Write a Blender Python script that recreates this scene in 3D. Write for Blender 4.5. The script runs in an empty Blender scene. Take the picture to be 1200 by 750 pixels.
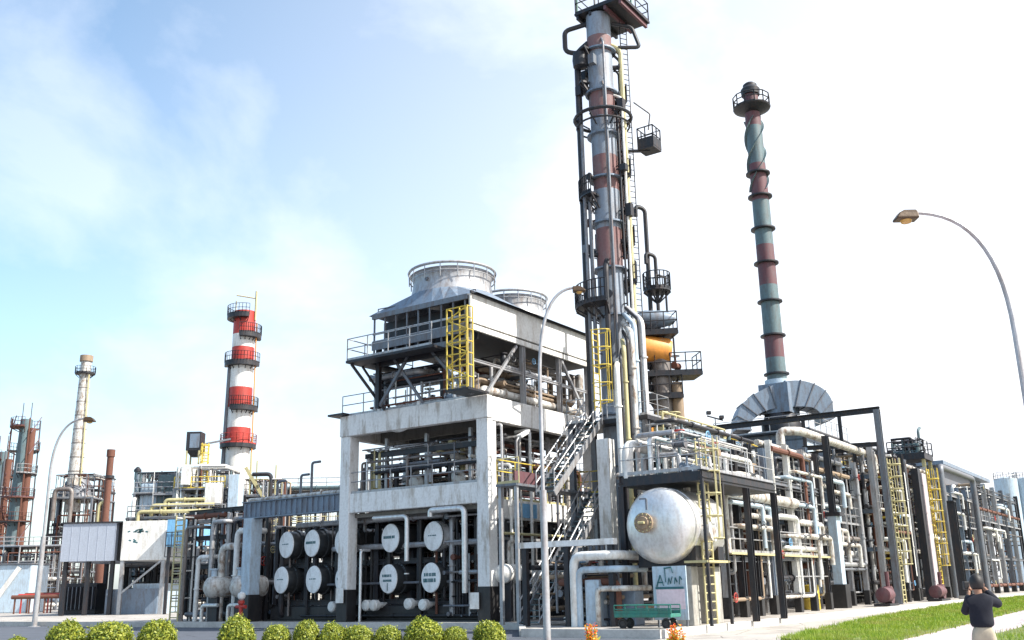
import bpy, math, random
import numpy as np
from mathutils import Vector, Matrix
R = math.radians
sc = bpy.context.scene
col = sc.collection

# ---------------------------------------------------------------- camera
F_PX, PITCH, ROLL, EYE = 1150.0, R(15.3), R(1.2), 1.65
fw = np.array([0, math.cos(PITCH), math.sin(PITCH)])
rt0 = np.array([1., 0, 0]); up0 = np.cross(rt0, fw)
rt = math.cos(ROLL)*rt0 - math.sin(ROLL)*up0
up = math.sin(ROLL)*rt0 + math.cos(ROLL)*up0
EYEP = np.array([0, 0, EYE])
cd = bpy.data.cameras.new('camera'); cam = bpy.data.objects.new('camera', cd); col.objects.link(cam)
cd.sensor_fit = 'HORIZONTAL'; cd.sensor_width = 36; cd.lens = 36*F_PX/1200
cd.clip_start = .1; cd.clip_end = 6000
mm = Matrix.Identity(4)
for i in range(3):
    mm[i][0] = rt[i]; mm[i][1] = up[i]; mm[i][2] = -fw[i]; mm[i][3] = EYEP[i]
cam.matrix_world = mm
sc.camera = cam

# ---------------------------------------------------------------- sky, sun, exposure
SUN_AZ, SUN_EL = 112, 44
w = bpy.data.worlds.new('World'); sc.world = w; w.use_nodes = True
nt = w.node_tree; nt.nodes.clear()
N = nt.nodes.new; L = nt.links.new
out = N('ShaderNodeOutputWorld'); bg = N('ShaderNodeBackground'); bg.inputs[1].default_value = .15
sky = N('ShaderNodeTexSky'); sky.sky_type = 'NISHITA'; sky.sun_disc = False
sky.sun_elevation = R(SUN_EL); sky.sun_rotation = R(SUN_AZ); sky.dust_density = 2.0; sky.air_density = 1.0; sky.ozone_density = 1.5
tc = N('ShaderNodeTexCoord'); mp = N('ShaderNodeMapping'); mp.inputs['Scale'].default_value = (1, 1, 1.5)
mp.inputs['Location'].default_value = (3.1, 1.7, .4)
no = N('ShaderNodeTexNoise'); no.inputs['Scale'].default_value = 4.2; no.inputs['Detail'].default_value = 9; no.inputs['Roughness'].default_value = .55
no.inputs['Distortion'].default_value = .25
ramp = N('ShaderNodeValToRGB'); ramp.color_ramp.elements[0].position = .44; ramp.color_ramp.elements[1].position = .66
sep = N('ShaderNodeSeparateXYZ')
# cloud veil thickens towards the sunny (east) side, as real cirrus seen there
ma = N('ShaderNodeMath'); ma.operation = 'MULTIPLY_ADD'; ma.inputs[1].default_value = .85; ma.inputs[2].default_value = .62
mz = N('ShaderNodeMath'); mz.operation = 'MULTIPLY_ADD'; mz.inputs[1].default_value = -.5; mz.use_clamp = False
ad = N('ShaderNodeMath'); ad.operation = 'MULTIPLY_ADD'; ad.inputs[1].default_value = .3; ad.use_clamp = True
mix = N('ShaderNodeMixRGB'); mix.inputs[2].default_value = (5.0, 5.1, 5.35, 1)
L(tc.outputs['Generated'], mp.inputs[0]); L(mp.outputs[0], no.inputs[0]); L(no.outputs[0], ramp.inputs[0])
L(tc.outputs['Generated'], sep.inputs[0]); L(sep.outputs[0], ma.inputs[0])
L(sep.outputs[2], mz.inputs[0]); L(ma.outputs[0], mz.inputs[2])
L(ramp.outputs[0], ad.inputs[0]); L(mz.outputs[0], ad.inputs[2])
tint = N('ShaderNodeMixRGB'); tint.blend_type = 'MULTIPLY'; tint.inputs[0].default_value = 1; tint.inputs[2].default_value = (.93, 1.06, 1.03, 1)
L(sky.outputs[0], tint.inputs[1]); L(tint.outputs[0], mix.inputs[1]); L(ad.outputs[0], mix.inputs[0]); L(mix.outputs[0], bg.inputs[0]); L(bg.outputs[0], out.inputs[0])
sd = bpy.data.lights.new('sun', 'SUN'); sd.energy = 4.6; sd.angle = R(.5); sd.color = (1, .95, .86)
so = bpy.data.objects.new('sun', sd); col.objects.link(so)
sv = Vector((math.sin(R(SUN_AZ))*math.cos(R(SUN_EL)), math.cos(R(SUN_AZ))*math.cos(R(SUN_EL)), math.sin(R(SUN_EL))))
so.rotation_euler = sv.to_track_quat('Z', 'Y').to_euler(); so.location = sv*100
vs = sc.view_settings; vs.view_transform = 'Standard'; vs.look = 'None'; vs.gamma = 1; vs.use_curve_mapping = False; vs.exposure = .93
sc.cycles.max_bounces = 6; sc.cycles.use_denoising = True

# ---------------------------------------------------------------- frames: plant grid u,v (u runs away to the right, v away to the left)
AZ = R(34.5)
er = np.array([math.sin(AZ), math.cos(AZ), 0]); el = np.array([-math.cos(AZ), math.sin(AZ), 0])
def ray(px, py): return fw + rt*(px-600)/F_PX + up*(375-py)/F_PX
def at(px, py, Y):
    d = ray(px, py); return EYEP + d*(Y/d[1])
C0 = at(571, 600, 45.); C0[2] = 0
def pl(p): q = np.array(p)-C0; return (float(q@er), float(q@el), float(p[2]))
def pat(px, py, Y): return pl(at(px, py, Y))
def onv(px, py, v): d = ray(px, py); return pl(EYEP + d*((v-(EYEP-C0)@el)/(d@el)))
def onu(px, py, u): d = ray(px, py); return pl(EYEP + d*((u-(EYEP-C0)@er)/(d@er)))
def ong(px, py, z=0): d = ray(px, py); return pl(EYEP + d*((z-EYE)/d[2]))
def PW(u, v, z): return C0 + er*u + el*v + np.array([0, 0, z])
ROTP = math.pi/2 - AZ
AP = .25                      # the plant stands on a raised apron
rng = random.Random(7)

# ---------------------------------------------------------------- materials
def mk(name, c, rough=.6, metal=0, dirt=None, amt=.5, scale=1.2, streak=4, bump=.15, sharp=(.45, .72), cracks=False):
    m = bpy.data.materials.new(name); m.use_nodes = True
    t = m.node_tree; b = t.nodes['Principled BSDF']; n = t.nodes.new; l = t.links.new
    b.inputs['Roughness'].default_value = rough; b.inputs['Metallic'].default_value = metal
    c4 = (*c, 1)
    tc = n('ShaderNodeTexCoord'); mp = n('ShaderNodeMapping'); mp.inputs['Scale'].default_value = (streak, streak, 1)
    l(tc.outputs['Object'], mp.inputs[0])
    a = n('ShaderNodeTexNoise'); a.inputs['Scale'].default_value = scale; a.inputs['Detail'].default_value = 8; a.inputs['Roughness'].default_value = .7
    l(mp.outputs[0], a.inputs[0])
    r = n('ShaderNodeValToRGB'); r.color_ramp.elements[0].position = sharp[0]; r.color_ramp.elements[1].position = sharp[1]
    l(a.outputs[0], r.inputs[0])
    k = n('ShaderNodeMath'); k.operation = 'MULTIPLY'; k.inputs[1].default_value = amt; l(r.outputs[0], k.inputs[0])
    x = n('ShaderNodeMixRGB'); x.inputs[1].default_value = c4
    d = dirt if dirt else tuple(v*.45 for v in c)
    x.inputs[2].default_value = (*d, 1); l(k.outputs[0], x.inputs[0])
    f = n('ShaderNodeTexNoise'); f.inputs['Scale'].default_value = 9; f.inputs['Detail'].default_value = 6
    l(tc.outputs['Object'], f.inputs[0])
    y = n('ShaderNodeMixRGB'); y.blend_type = 'MULTIPLY'; y.inputs[0].default_value = .35
    rr = n('ShaderNodeValToRGB'); rr.color_ramp.elements[0].position = .3; rr.color_ramp.elements[0].color = (.62, .6, .58, 1); rr.color_ramp.elements[1].position = .6
    l(f.outputs[0], rr.inputs[0]); l(x.outputs[0], y.inputs[1]); l(rr.outputs[0], y.inputs[2]); l(y.outputs[0], b.inputs['Base Color'])
    if cracks:
        vo = n('ShaderNodeTexVoronoi'); vo.feature = 'DISTANCE_TO_EDGE'; vo.inputs['Scale'].default_value = .35; wn = n('ShaderNodeTexNoise'); wn.inputs['Scale'].default_value = 1.5
        av = n('ShaderNodeMixRGB'); av.inputs[0].default_value = .12; l(tc.outputs['Object'], wn.inputs[0]); l(tc.outputs['Object'], av.inputs[1]); l(wn.outputs[1], av.inputs[2]); l(av.outputs[0], vo.inputs[0])
        cr = n('ShaderNodeValToRGB'); cr.color_ramp.elements[0].position = .0; cr.color_ramp.elements[0].color = (.35, .35, .35, 1); cr.color_ramp.elements[1].position = .012
        ym = n('ShaderNodeMixRGB'); ym.blend_type = 'MULTIPLY'; ym.inputs[0].default_value = 1; l(vo.outputs[0], cr.inputs[0]); l(y.outputs[0], ym.inputs[1]); l(cr.outputs[0], ym.inputs[2]); l(ym.outputs[0], b.inputs['Base Color'])
    if bump:
        bp = n('ShaderNodeBump'); bp.inputs['Strength'].default_value = bump; bp.inputs['Distance'].default_value = .03
        l(f.outputs[0], bp.inputs['Height']); l(bp.outputs[0], b.inputs['Normal'])
    return m
M = dict(
    white=mk('white_paint', (.78, .78, .76), .5, dirt=(.32, .24, .16), amt=.6, scale=.9),
    drumblack=mk('glossy_black_enamel', (.03, .033, .036), .3, dirt=(.09, .08, .07), amt=.5),
    colgrey=mk('weathered_column_paint', (.26, .31, .38), .55, .1, dirt=(.16, .11, .08), amt=.7, scale=.8),
    colred=mk('faded_band_paint', (.2, .1, .1), .65, dirt=(.2, .18, .18), amt=.75, scale=.9),
    cap=mk('fresh_white_paint', (.9, .9, .9), .5, dirt=(.45, .42, .38), amt=.5, scale=2, streak=2),
    conc=mk('painted_concrete', (.8, .8, .79), .8, dirt=(.3, .23, .15), amt=.62, scale=.5, streak=4.5, sharp=(.5, .64)),
    concgrey=mk('bare_concrete', (.42, .41, .38), .85, dirt=(.12, .1, .08), amt=.8, scale=.6),
    stain=mk('rain_streaked_concrete', (.8, .79, .77), .85, dirt=(.24, .17, .1), amt=.6, scale=.42, streak=6, sharp=(.5, .64)),
    slab=mk('dark_mottled_concrete', (.2, .19, .17), .9, dirt=(.06, .05, .05)),  # dark patchy concrete for slabs, joists and the rear beam
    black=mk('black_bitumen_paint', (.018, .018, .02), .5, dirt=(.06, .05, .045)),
    dark=mk('dark_steel', (.022, .026, .034), .5, .2, dirt=(.09, .05, .035)),
    steel=mk('grey_steel', (.17, .19, .22), .5, .3, dirt=(.13, .07, .045), amt=.7),
    blueg=mk('blue_grey_paint', (.19, .25, .33), .5, .1, dirt=(.12, .085, .07), amt=.75, scale=.8),
    paleb=mk('pale_blue_paint', (.45, .56, .66), .5, dirt=(.22, .18, .15), amt=.6),
    galv=mk('galvanised_steel', (.42, .43, .45), .45, .4, dirt=(.2, .13, .09), amt=.7),
    silver=mk('aluminium_cladding', (.78, .78, .78), .38, .6, dirt=(.45, .38, .32), amt=.5, bump=.3),
    lag=mk('pale_pipe_lagging', (.62, .61, .58), .5, .2, dirt=(.2, .12, .07), amt=.85, scale=1.8, streak=2, sharp=(.46, .62)),
    dlag=mk('tarnished_pipe_lagging', (.22, .2, .19), .5, .3, dirt=(.1, .05, .03), amt=.85, streak=2),
    yellow=mk('yellow_paint', (.66, .5, .07), .5, dirt=(.25, .15, .06), amt=.75),
    pyel=mk('faded_yellow_paint', (.5, .45, .24), .55, dirt=(.3, .25, .15)),
    orange=mk('orange_paint', (.75, .3, .05), .5, dirt=(.3, .12, .05)),
    red=mk('red_paint', (.46, .04, .03), .5, dirt=(.2, .05, .035), amt=.7, scale=.8),
    maroon=mk('faded_red_oxide', (.13, .05, .06), .65, dirt=(.11, .09, .1), amt=.8, scale=.9),
    rust=mk('rusty_steel', (.15, .06, .04), .8, dirt=(.07, .035, .02)),
    brown=mk('brown_lagging', (.3, .22, .15), .7, dirt=(.1, .07, .05)),
    teal=mk('weathered_teal_paint', (.105, .165, .185), .6, dirt=(.08, .065, .06), amt=.75, scale=.9),
    green=mk('green_paint', (.03, .19, .15), .6, dirt=(.06, .07, .05), amt=.8),
    skyb=mk('bright_blue_paint', (.18, .42, .68), .5, dirt=(.1, .2, .3)),
    pink=mk('pale_pink_board', (.8, .62, .68), .5, dirt=(.6, .45, .5)),
    ink=mk('teal_lettering', (.03, .13, .15), .5),
    greyface=mk('container_cladding', (.4, .44, .52), .5, .1, dirt=(.25, .26, .3), amt=.3),
    asphalt=mk('asphalt', (.085, .095, .12), .9, dirt=(.045, .05, .055), scale=.5, streak=1, cracks=True),
    paving=mk('pale_concrete_paving', (.42, .39, .36), .9, dirt=(.16, .14, .13), scale=.6, streak=1, amt=.7, cracks=True),
    path=mk('pinkish_concrete_path', (.48, .41, .43), .9, dirt=(.3, .26, .26), scale=.5, streak=1, cracks=True),
    land=mk('dusty_ground', (.3, .27, .22), .95, dirt=(.14, .14, .08), scale=.05, streak=1),
    kerb=mk('kerb_concrete', (.55, .53, .5), .85, dirt=(.2, .18, .16), scale=.8, streak=1),
    navy=mk('navy_cloth', (.005, .007, .016), .9, amt=.3), khaki=mk('khaki_cloth', (.42, .37, .28), .9, amt=.3),
    skin=mk('skin', (.3, .16, .1), .6, amt=.2), hair=mk('black_hair', (.012, .01, .01), .6),
    brass=mk('brown_lamp_housing', (.07, .04, .018), .4, .3), lens=mk('amber_lamp_lens', (.5, .3, .08), .2),
    soil=mk('soil', (.09, .06, .04), .95),
)
def leafmat(name, a, b, patch=None):
    m = bpy.data.materials.new(name); m.use_nodes = True
    t = m.node_tree; n = t.nodes.new; l = t.links.new; p = t.nodes['Principled BSDF']
    g = n('ShaderNodeNewGeometry'); x = n('ShaderNodeMixRGB'); x.inputs[1].default_value = (*a, 1); x.inputs[2].default_value = (*b, 1)
    l(g.outputs['Random Per Island'], x.inputs[0]); l(x.outputs[0], p.inputs['Base Color'])
    p.inputs['Roughness'].default_value = .5
    if patch:
        tc = n('ShaderNodeTexCoord'); pn = n('ShaderNodeTexNoise'); pn.inputs['Scale'].default_value = .55; pn.inputs['Detail'].default_value = 5; pr = n('ShaderNodeValToRGB'); pr.color_ramp.elements[0].position = .48; pr.color_ramp.elements[1].position = .7
        x2 = n('ShaderNodeMixRGB'); x2.inputs[2].default_value = (*patch, 1); l(tc.outputs['Object'], pn.inputs[0]); l(pn.outputs[0], pr.inputs[0]); l(pr.outputs[0], x2.inputs[0]); l(x.outputs[0], x2.inputs[1]); x = x2; l(x.outputs[0], p.inputs['Base Color'])
    tr = n('ShaderNodeBsdfTranslucent'); l(x.outputs[0], tr.inputs[0]); ms = n('ShaderNodeMixShader'); ms.inputs[0].default_value = .35
    l(p.outputs[0], ms.inputs[1]); l(tr.outputs[0], ms.inputs[2]); l(ms.outputs[0], t.nodes['Material Output'].inputs[0])
    return m
M['leaf'] = leafmat('shrub_leaf', (.07, .13, .012), (.46, .48, .06))
M['grass'] = leafmat('grass_blade', (.1, .22, .012), (.36, .46, .04), (.36, .34, .09))
M['petal'] = leafmat('orange_red_petal', (.8, .06, .01), (.85, .2, .02))
M['petaly'] = leafmat('yellow_petal', (.8, .5, .04), (.85, .62, .1))
M['turf'] = mk('turf_soil', (.11, .15, .035), .95, dirt=(.13, .1, .06), scale=1, streak=1)

# ---------------------------------------------------------------- mesh builder
ORG = {}
class MB:
    def __init__(s): s.v = []; s.f = []; s.mi = []; s.k = 0
    def add(s, vs, fs):
        b = len(s.v); s.v += [tuple(map(float, p)) for p in vs]; s.f += [tuple(b+i for i in f) for f in fs]; s.mi += [s.k]*len(fs); return s
    def box(s, x0, x1, y0, y1, z0, z1):
        x0, x1 = sorted((x0, x1)); y0, y1 = sorted((y0, y1)); z0, z1 = sorted((z0, z1))
        return s.add([(x0,y0,z0),(x1,y0,z0),(x1,y1,z0),(x0,y1,z0),(x0,y0,z1),(x1,y0,z1),(x1,y1,z1),(x0,y1,z1)],
                     [(3,2,1,0),(4,5,6,7),(0,1,5,4),(1,2,6,5),(2,3,7,6),(3,0,4,7)])
    def bar(s, p, q, w=.1, h=None):
        p = Vector(p); q = Vector(q); h = h or w; d = (q-p)
        if d.length < 1e-5: return s
        d.normalize(); a = Vector((0,0,1)) if abs(d.z) < .95 else Vector((1,0,0))
        x = d.cross(a).normalized()*(w/2); y = x.cross(d).normalized()*(h/2)
        vs = [p-x-y, p+x-y, p+x+y, p-x+y, q-x-y, q+x-y, q+x+y, q-x+y]
        return s.add(vs, [(3,2,1,0),(4,5,6,7),(0,1,5,4),(1,2,6,5),(2,3,7,6),(3,0,4,7)])
    def tube(s, pts, r, n=8, cap=True, bend=True):
        P = [Vector(p) for p in pts]
        if bend and len(P) > 2:     # round each corner into an elbow
            Q = [P[0]]
            for i in range(1, len(P)-1):
                a, b, c = P[i-1], P[i], P[i+1]; d1 = (a-b); d2 = (c-b); k = min(d1.length*.45, d2.length*.45, 2.2*(r if not isinstance(r, (list, tuple)) else r[0]))
                if d1.length < 1e-6 or d2.length < 1e-6 or abs(d1.normalized().dot(d2.normalized())) > .995: Q.append(b); continue
                d1.normalize(); d2.normalize()
                for t in (0, .25, .5, .75, 1): Q.append((1-t)**2*(b+d1*k) + 2*t*(1-t)*b + t*t*(b+d2*k))
            Q.append(P[-1]); P = Q
        rs = r if isinstance(r, (list, tuple)) else [r]*len(P)
        if len(rs) != len(P): rs = list(np.interp(np.linspace(0, 1, len(P)), np.linspace(0, 1, len(rs)), rs))
        vs = []; x = None
        for i, p in enumerate(P):
            d = ((P[min(i+1, len(P)-1)]-p).normalized() + (p-P[max(i-1, 0)]).normalized())
            if d.length < 1e-6: d = Vector((0,0,1))
            d.normalize()
            if x is None: a = Vector((0,0,1)) if abs(d.z) < .9 else Vector((1,0,0)); x = d.cross(a).normalized()
            else:
                x = x - d*x.dot(d); x.normalize()
            y = d.cross(x)
            for j in range(n):
                t = 2*math.pi*j/n; vs.append(p + x*math.cos(t)*rs[i] + y*math.sin(t)*rs[i])
        fs = [(i*n+j, i*n+(j+1)%n, (i+1)*n+(j+1)%n, (i+1)*n+j) for i in range(len(P)-1) for j in range(n)]
        if cap: fs += [tuple(range(n-1, -1, -1)), tuple((len(P)-1)*n+j for j in range(n))]
        return s.add(vs, fs)
    def lathe(s, c, prof, n=24, axis=(0,0,1), mats=None):
        # prof: list of (radius, distance along axis)
        a = Vector(axis).normalized(); b = Vector((0,0,1)) if abs(a.z) < .9 else Vector((1,0,0)); x = a.cross(b).normalized(); y = a.cross(x); c = Vector(c)
        vs = []
        for r, h in prof:
            for j in range(n):
                t = 2*math.pi*j/n; vs.append(c + a*h + x*math.cos(t)*r + y*math.sin(t)*r)
        for i in range(len(prof)-1):
            if mats: s.k = mats[i]
            b0 = i*n
            if i == 0: base = len(s.v); s.v += [tuple(p) for p in vs]
            for j in range(n):
                s.f.append((base+b0+j, base+b0+(j+1)%n, base+b0+n+(j+1)%n, base+b0+n+j)); s.mi.append(s.k)
        if prof[0][0] > 1e-4: s.f.append(tuple(base+j for j in range(n-1, -1, -1))); s.mi.append(mats[0] if mats else s.k)
        if prof[-1][0] > 1e-4: s.f.append(tuple(base+(len(prof)-1)*n+j for j in range(n))); s.mi.append(mats[-1] if mats else s.k)
        return s
    def prism(s, poly, z0, z1):
        n = len(poly); return s.add([(x, y, z0) for x, y in poly]+[(x, y, z1) for x, y in poly],
            [tuple(range(n-1, -1, -1)), tuple(range(n, 2*n))]+[(i, (i+1)%n, n+(i+1)%n, n+i) for i in range(n)])
    def ring(s, c, r, tr, n=24, axis=(0,0,1), arc=(0, 360), m=6):
        a = Vector(axis).normalized(); b = Vector((0,0,1)) if abs(a.z) < .9 else Vector((1,0,0)); x = a.cross(b).normalized(); y = a.cross(x); c = Vector(c)
        pts = [c + x*math.cos(R(arc[0]+(arc[1]-arc[0])*i/n))*r + y*math.sin(R(arc[0]+(arc[1]-arc[0])*i/n))*r for i in range(n+1)]
        return s.tube(pts, tr, m, bend=False)
    def rail(s, path, h=1.05, r=.028, step=1.4, closed=False):
        P = [Vector(p) for p in path]; 
        if closed: P.append(P[0])
        for k in (1, .55): s.tube([p+Vector((0,0,h*k)) for p in P], r, 5, bend=False)
        for a, b in zip(P[:-1], P[1:]):
            n = max(1, round((b-a).length/step))
            for i in range(n+1): p = a.lerp(b, i/n); s.tube([p, p+Vector((0,0,h))], r, 5)
            s.bar(a+Vector((0,0,.06)), b+Vector((0,0,.06)), .01, .12)
        return s
    def ladder(s, p, h, w=.45, d=(1,0,0), r=.03, cage=None, out=(0,-1,0)):
        p = Vector(p); d = Vector(d).normalized()*(w/2); o = Vector(out).normalized()
        for k in (-1, 1): s.tube([p+d*k, p+d*k+Vector((0,0,h))], r, 6)
        for i in range(int(h/.3)): z = Vector((0,0,.2+i*.3)); s.tube([p-d+z, p+d+z], r*.7, 5)
        if cage:
            z = cage
            while z < h:
                pts = [p+d.normalized()*math.cos(t)*.38+o*(math.sin(t)*.75)+Vector((0,0,z)) for t in np.linspace(math.pi, 0, 9)]
                s.tube(pts, r*.8, 5, bend=False); z += .8
            for t in np.linspace(.5, math.pi-.5, 4):
                q = p+d.normalized()*math.cos(t)*.38+o*(math.sin(t)*.75); s.tube([q+Vector((0,0,cage)), q+Vector((0,0,h))], r*.6, 5)
        return s
    def hbeam(s, p, q, w=.25, h=.25, t=.03):
        p = Vector(p); q = Vector(q); d = (q-p).normalized(); a = Vector((0,0,1)) if abs(d.z) < .95 else Vector((1,0,0))
        x = d.cross(a).normalized(); y = x.cross(d).normalized()
        s.bar(p, q, t, h-2*t)
        for k in (-1, 1): s.bar(p+y*k*(h/2-t/2), q+y*k*(h/2-t/2), w, t)
        return s
    def build(s, name, mat, parent=None, smooth=False, bevel=0, label=None):
        me = bpy.data.meshes.new(name)
        o = ORG.get(parent.name, (0, 0, 0)) if parent else (0, 0, 0)
        me.from_pydata([(p[0]-o[0], p[1]-o[1], p[2]-o[2]) for p in s.v], [], s.f)
        mats = mat if isinstance(mat, (list, tuple)) else [mat]
        for m in mats: me.materials.append(M[m] if isinstance(m, str) else m)
        if len(mats) > 1: me.polygons.foreach_set('material_index', s.mi)
        if smooth:
            me.polygons.foreach_set('use_smooth', [True]*len(me.polygons))
            me.set_sharp_from_angle(angle=R(35))
        me.update()
        ob = bpy.data.objects.new(name, me); col.objects.link(ob)
        if parent: ob.parent = parent; ORG[ob.name] = o
        if bevel:
            bm = ob.modifiers.new('bevel', 'BEVEL'); bm.width = bevel; bm.segments = 2; bm.limit_method = 'ANGLE'
        if label: ob['label'] = label
        return ob
def T(name, label, cat, org, fr='P', group=None):
    e = bpy.data.objects.new(name, None); col.objects.link(e); e.empty_display_size = .2
    if fr == 'P': e.location = PW(*org); e.rotation_euler = (0, 0, ROTP)
    else: e.location = org
    e['label'] = label; e['category'] = cat
    if group: e['group'] = group
    ORG[e.name] = tuple(org); return e
def S(name, mb, mat, label, cat, org, fr='P', group=None, smooth=True, bevel=0):
    # a thing that is one mesh
    tmp = T(name+'_tmp', label, cat, org, fr)
    o = mb.build(name, mat, tmp, smooth, bevel); o.parent = None
    o.location = tmp.location; o.rotation_euler = tmp.rotation_euler; bpy.data.objects.remove(tmp)
    o['label'] = label; o['category'] = cat
    if group: o['group'] = group
    return o
def copy_tree(o, parent=None):
    c = o.copy(); col.objects.link(c); c.parent = parent
    for ch in o.children: copy_tree(ch, c)
    return c
def ground(name, mb, mat, fr='P'):
    o = mb.build(name, mat)
    if fr == 'P': o.location = PW(0, 0, 0); o.rotation_euler = (0, 0, ROTP)
    o['kind'] = 'structure'; return o
def valve(t, p, axis=(1,0,0), r=.14, mat='dark', wheel='red', stem=(0,0,1)):
    p = Vector(p); a = Vector(axis).normalized(); st = Vector(stem).normalized(); m = MB()
    m.lathe(p-a*r*2, [(r*1.5, 0), (r*1.5, r*.35), (r*.8, r*.4), (r*1.15, r*1.4), (r*1.3, r*2), (r*1.15, r*2.6), (r*.8, r*3.6), (r*1.5, r*3.65), (r*1.5, r*4)], 12, a)
    m.tube([p, p+st*r*4], r*.35, 8)
    v = m.build('valve', mat, t, True)
    q = MB(); q.ring(p+st*r*4, r*1.6, r*.18, 16, st); 
    pp = Vector((1,0,0)) if abs(st.x) < .9 else Vector((0,1,0)); x = st.cross(pp).normalized(); y = st.cross(x)
    for d in (x, y): q.tube([p+st*r*4-d*r*1.6, p+st*r*4+d*r*1.6], r*.12, 5)
    q.build('handwheel', wheel, v, True); return v
def pipe(t, pts, r=.1, mat='lag', flanges=True, name='pipe', n=10):
    m = MB(); m.tube(pts, r, n)
    if flanges:
        for a, b in zip(pts[:-1], pts[1:]):
            a = Vector(a); b = Vector(b); d = b-a; k = int(d.length/2.6)
            for i in range(k):
                q = a.lerp(b, (i+.6)/(k+.2)); m.lathe(q-d.normalized()*.03, [(r*1.45, 0), (r*1.45, .06)], n, d)
    return m.build(name, mat, t, True)
PMATS = ['lag', 'lag', 'silver', 'galv', 'dlag', 'steel', 'white', 'blueg', 'brown', 'dlag', 'pyel']
def cluster(t, box, n, seed, mats=PMATS, rmax=.14, valves=4, vbias=.5, thin=.4):
    # orthogonal runs of piping inside a box of the plant grid
    q = random.Random(seed); u0, u1, v0, v1, z0, z1 = box; n = int(n*1.35)
    for i in range(n):
        p = [q.uniform(u0, u1), q.uniform(v0, v1), q.uniform(z0, z1)]; pts = [tuple(p)]
        last = -1
        for k in range(q.choice((1, 2, 3, 3))):
            ax = q.choices((0, 1, 2), ((1-vbias), (1-vbias)*.5, vbias*1.2))[0]
            if ax == last: ax = (ax+1) % 3
            last = ax; lo, hi = ((u0, u1), (v0, v1), (z0, z1))[ax]
            new = q.uniform(lo, hi)
            if abs(new-p[ax]) < .5*(hi-lo): new = hi if p[ax] < (lo+hi)/2 else lo
            p[ax] = new; pts.append(tuple(p))
        pipe(t, pts, q.choice((.03, .04, .05, .06, .08, .1, rmax)), q.choice(('dark', 'dark', 'rust', 'steel', 'galv', 'galv')) if q.random() < thin else q.choice(mats), n=8)
    for i in range(valves):
        ax = q.choice(((1,0,0), (0,1,0), (0,0,1))); st = (0, -1, 0) if ax != (0,1,0) else (0,0,1)
        valve(t, (q.uniform(u0, u1), q.uniform(v0, v0+.5*(v1-v0)), q.uniform(z0, z1)), ax, q.uniform(.08, .15), q.choice(('dark', 'blueg', 'steel', 'brown')), q.choice(('red', 'pyel', 'dark', 'skyb')), st)

# ================================================================= ground
g = MB(); g.add([(-2500,-1500,0),(2500,-1500,0),(2500,4000,0),(-2500,4000,0)], [(0,1,2,3)]); ground('ground', g, 'land', 'W')
g = MB(); g.add([(-400,-30,.004),(60,-30,.004),(60,150,.004),(-400,150,.004)], [(0,1,2,3)]); ground('road', g, 'asphalt', 'W')
APOLY = [(-1.2, 140), (-1.2, -2.6), (-6.4, -6.2), (-6.4, -11.6), (170, -11.6), (170, 140)]
g = MB(); g.prism(APOLY, .02, AP); o = ground('plant_apron', g, 'paving')
g = MB()
for a_, b_ in zip(APOLY[:4], APOLY[1:5]): g.bar((a_[0]-.06, a_[1], (AP+.03)/2), (b_[0]-.06, b_[1], (AP+.03)/2), .24, AP+.036)
ground('apron_kerb', g, 'kerb')
VG = [(-7.6, -16.6), (-7.2, -18.9), (3.4, -18.6), (25, -17.8), (170, -17.0), (170, -11.9), (36, -11.9), (10.7, -13.4), (-1.8, -14.9), (-6.6, -15.6)]
g = MB(); g.prism(VG, 0, .07); ground('verge', g, 'turf')
g = MB(); g.add([(-12,-18.05,.008),(60,-18.05,.008),(60,-11.8,.008),(-12,-11.8,.008)], [(0,1,2,3)]); ground('forecourt', g, 'paving')
g = MB(); g.add([(-60,-40,.012),(170,-40,.012),(170,-18.1,.012),(-8,-18.1,.012),(-10,-14,.012),(-60,-14,.012)], [(0,1,2,3,4,5)]); ground('footpath', g, 'path')
g = MB(); g.prism([(-7.5,-40),(170,-40),(170,-20.9),(-5.5,-20.9),(-7.1,-21.6),(-7.5,-23)], 0, .07); ground('verge_corner', g, 'turf')
def inside(poly, x, y):
    c = np.zeros(len(x), bool); n = len(poly)
    for i in range(n):
        x0, y0 = poly[i]; x1, y1 = poly[(i+1) % n]; k = (y0 > y) != (y1 > y); c ^= k & (x < (x1-x0)*(y-y0)/((y1-y0) or 1e-9)+x0)
    return c
def grass_patch(name, poly, umax, z, n, seed, hmax=.13):
    q = np.random.default_rng(seed); m = MB(); P = np.array(poly); u0, u1 = P[:, 0].min()-.2, min(P[:, 0].max(), umax); v0, v1 = P[:, 1].min()-.2, P[:, 1].max()+.2
    uu = u0 + (u1-u0)*q.random(n)**1.7; vv = q.uniform(v0, v1, n); ok = inside(poly, uu+q.normal(0, .1, n), vv+q.normal(0, .1, n)); uu = uu[ok]; vv = vv[ok]; vs = []; fs = []
    ph = np.sin(uu*1.7+np.sin(vv*2.3)*2)*np.sin(vv*1.9+1.3*np.sin(uu*.8))
    for i in range(len(uu)):
        if ph[i] < -.72 and q.random() < .8: continue
        t = q.uniform(0, 6.28); wd = .011+.0006*(uu[i]-u0); h = q.uniform(.35, 1)*hmax*(1+.45*ph[i]); dx, dy = math.cos(t)*wd, math.sin(t)*wd; lx, ly = q.normal(0, .05, 2)
        if q.random() < .01: h *= 2.2
        b = len(vs); vs += [(uu[i]-dx, vv[i]-dy, z*.3), (uu[i]+dx, vv[i]+dy, z*.3), (uu[i]+lx, vv[i]+ly, z+h)]; fs.append((b, b+1, b+2))
    m.add(vs, fs); o = ground(name, m, 'grass'); o['kind'] = 'stuff'; return o
grass_patch('grass', VG, 110, .065, 130000, 3)
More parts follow.
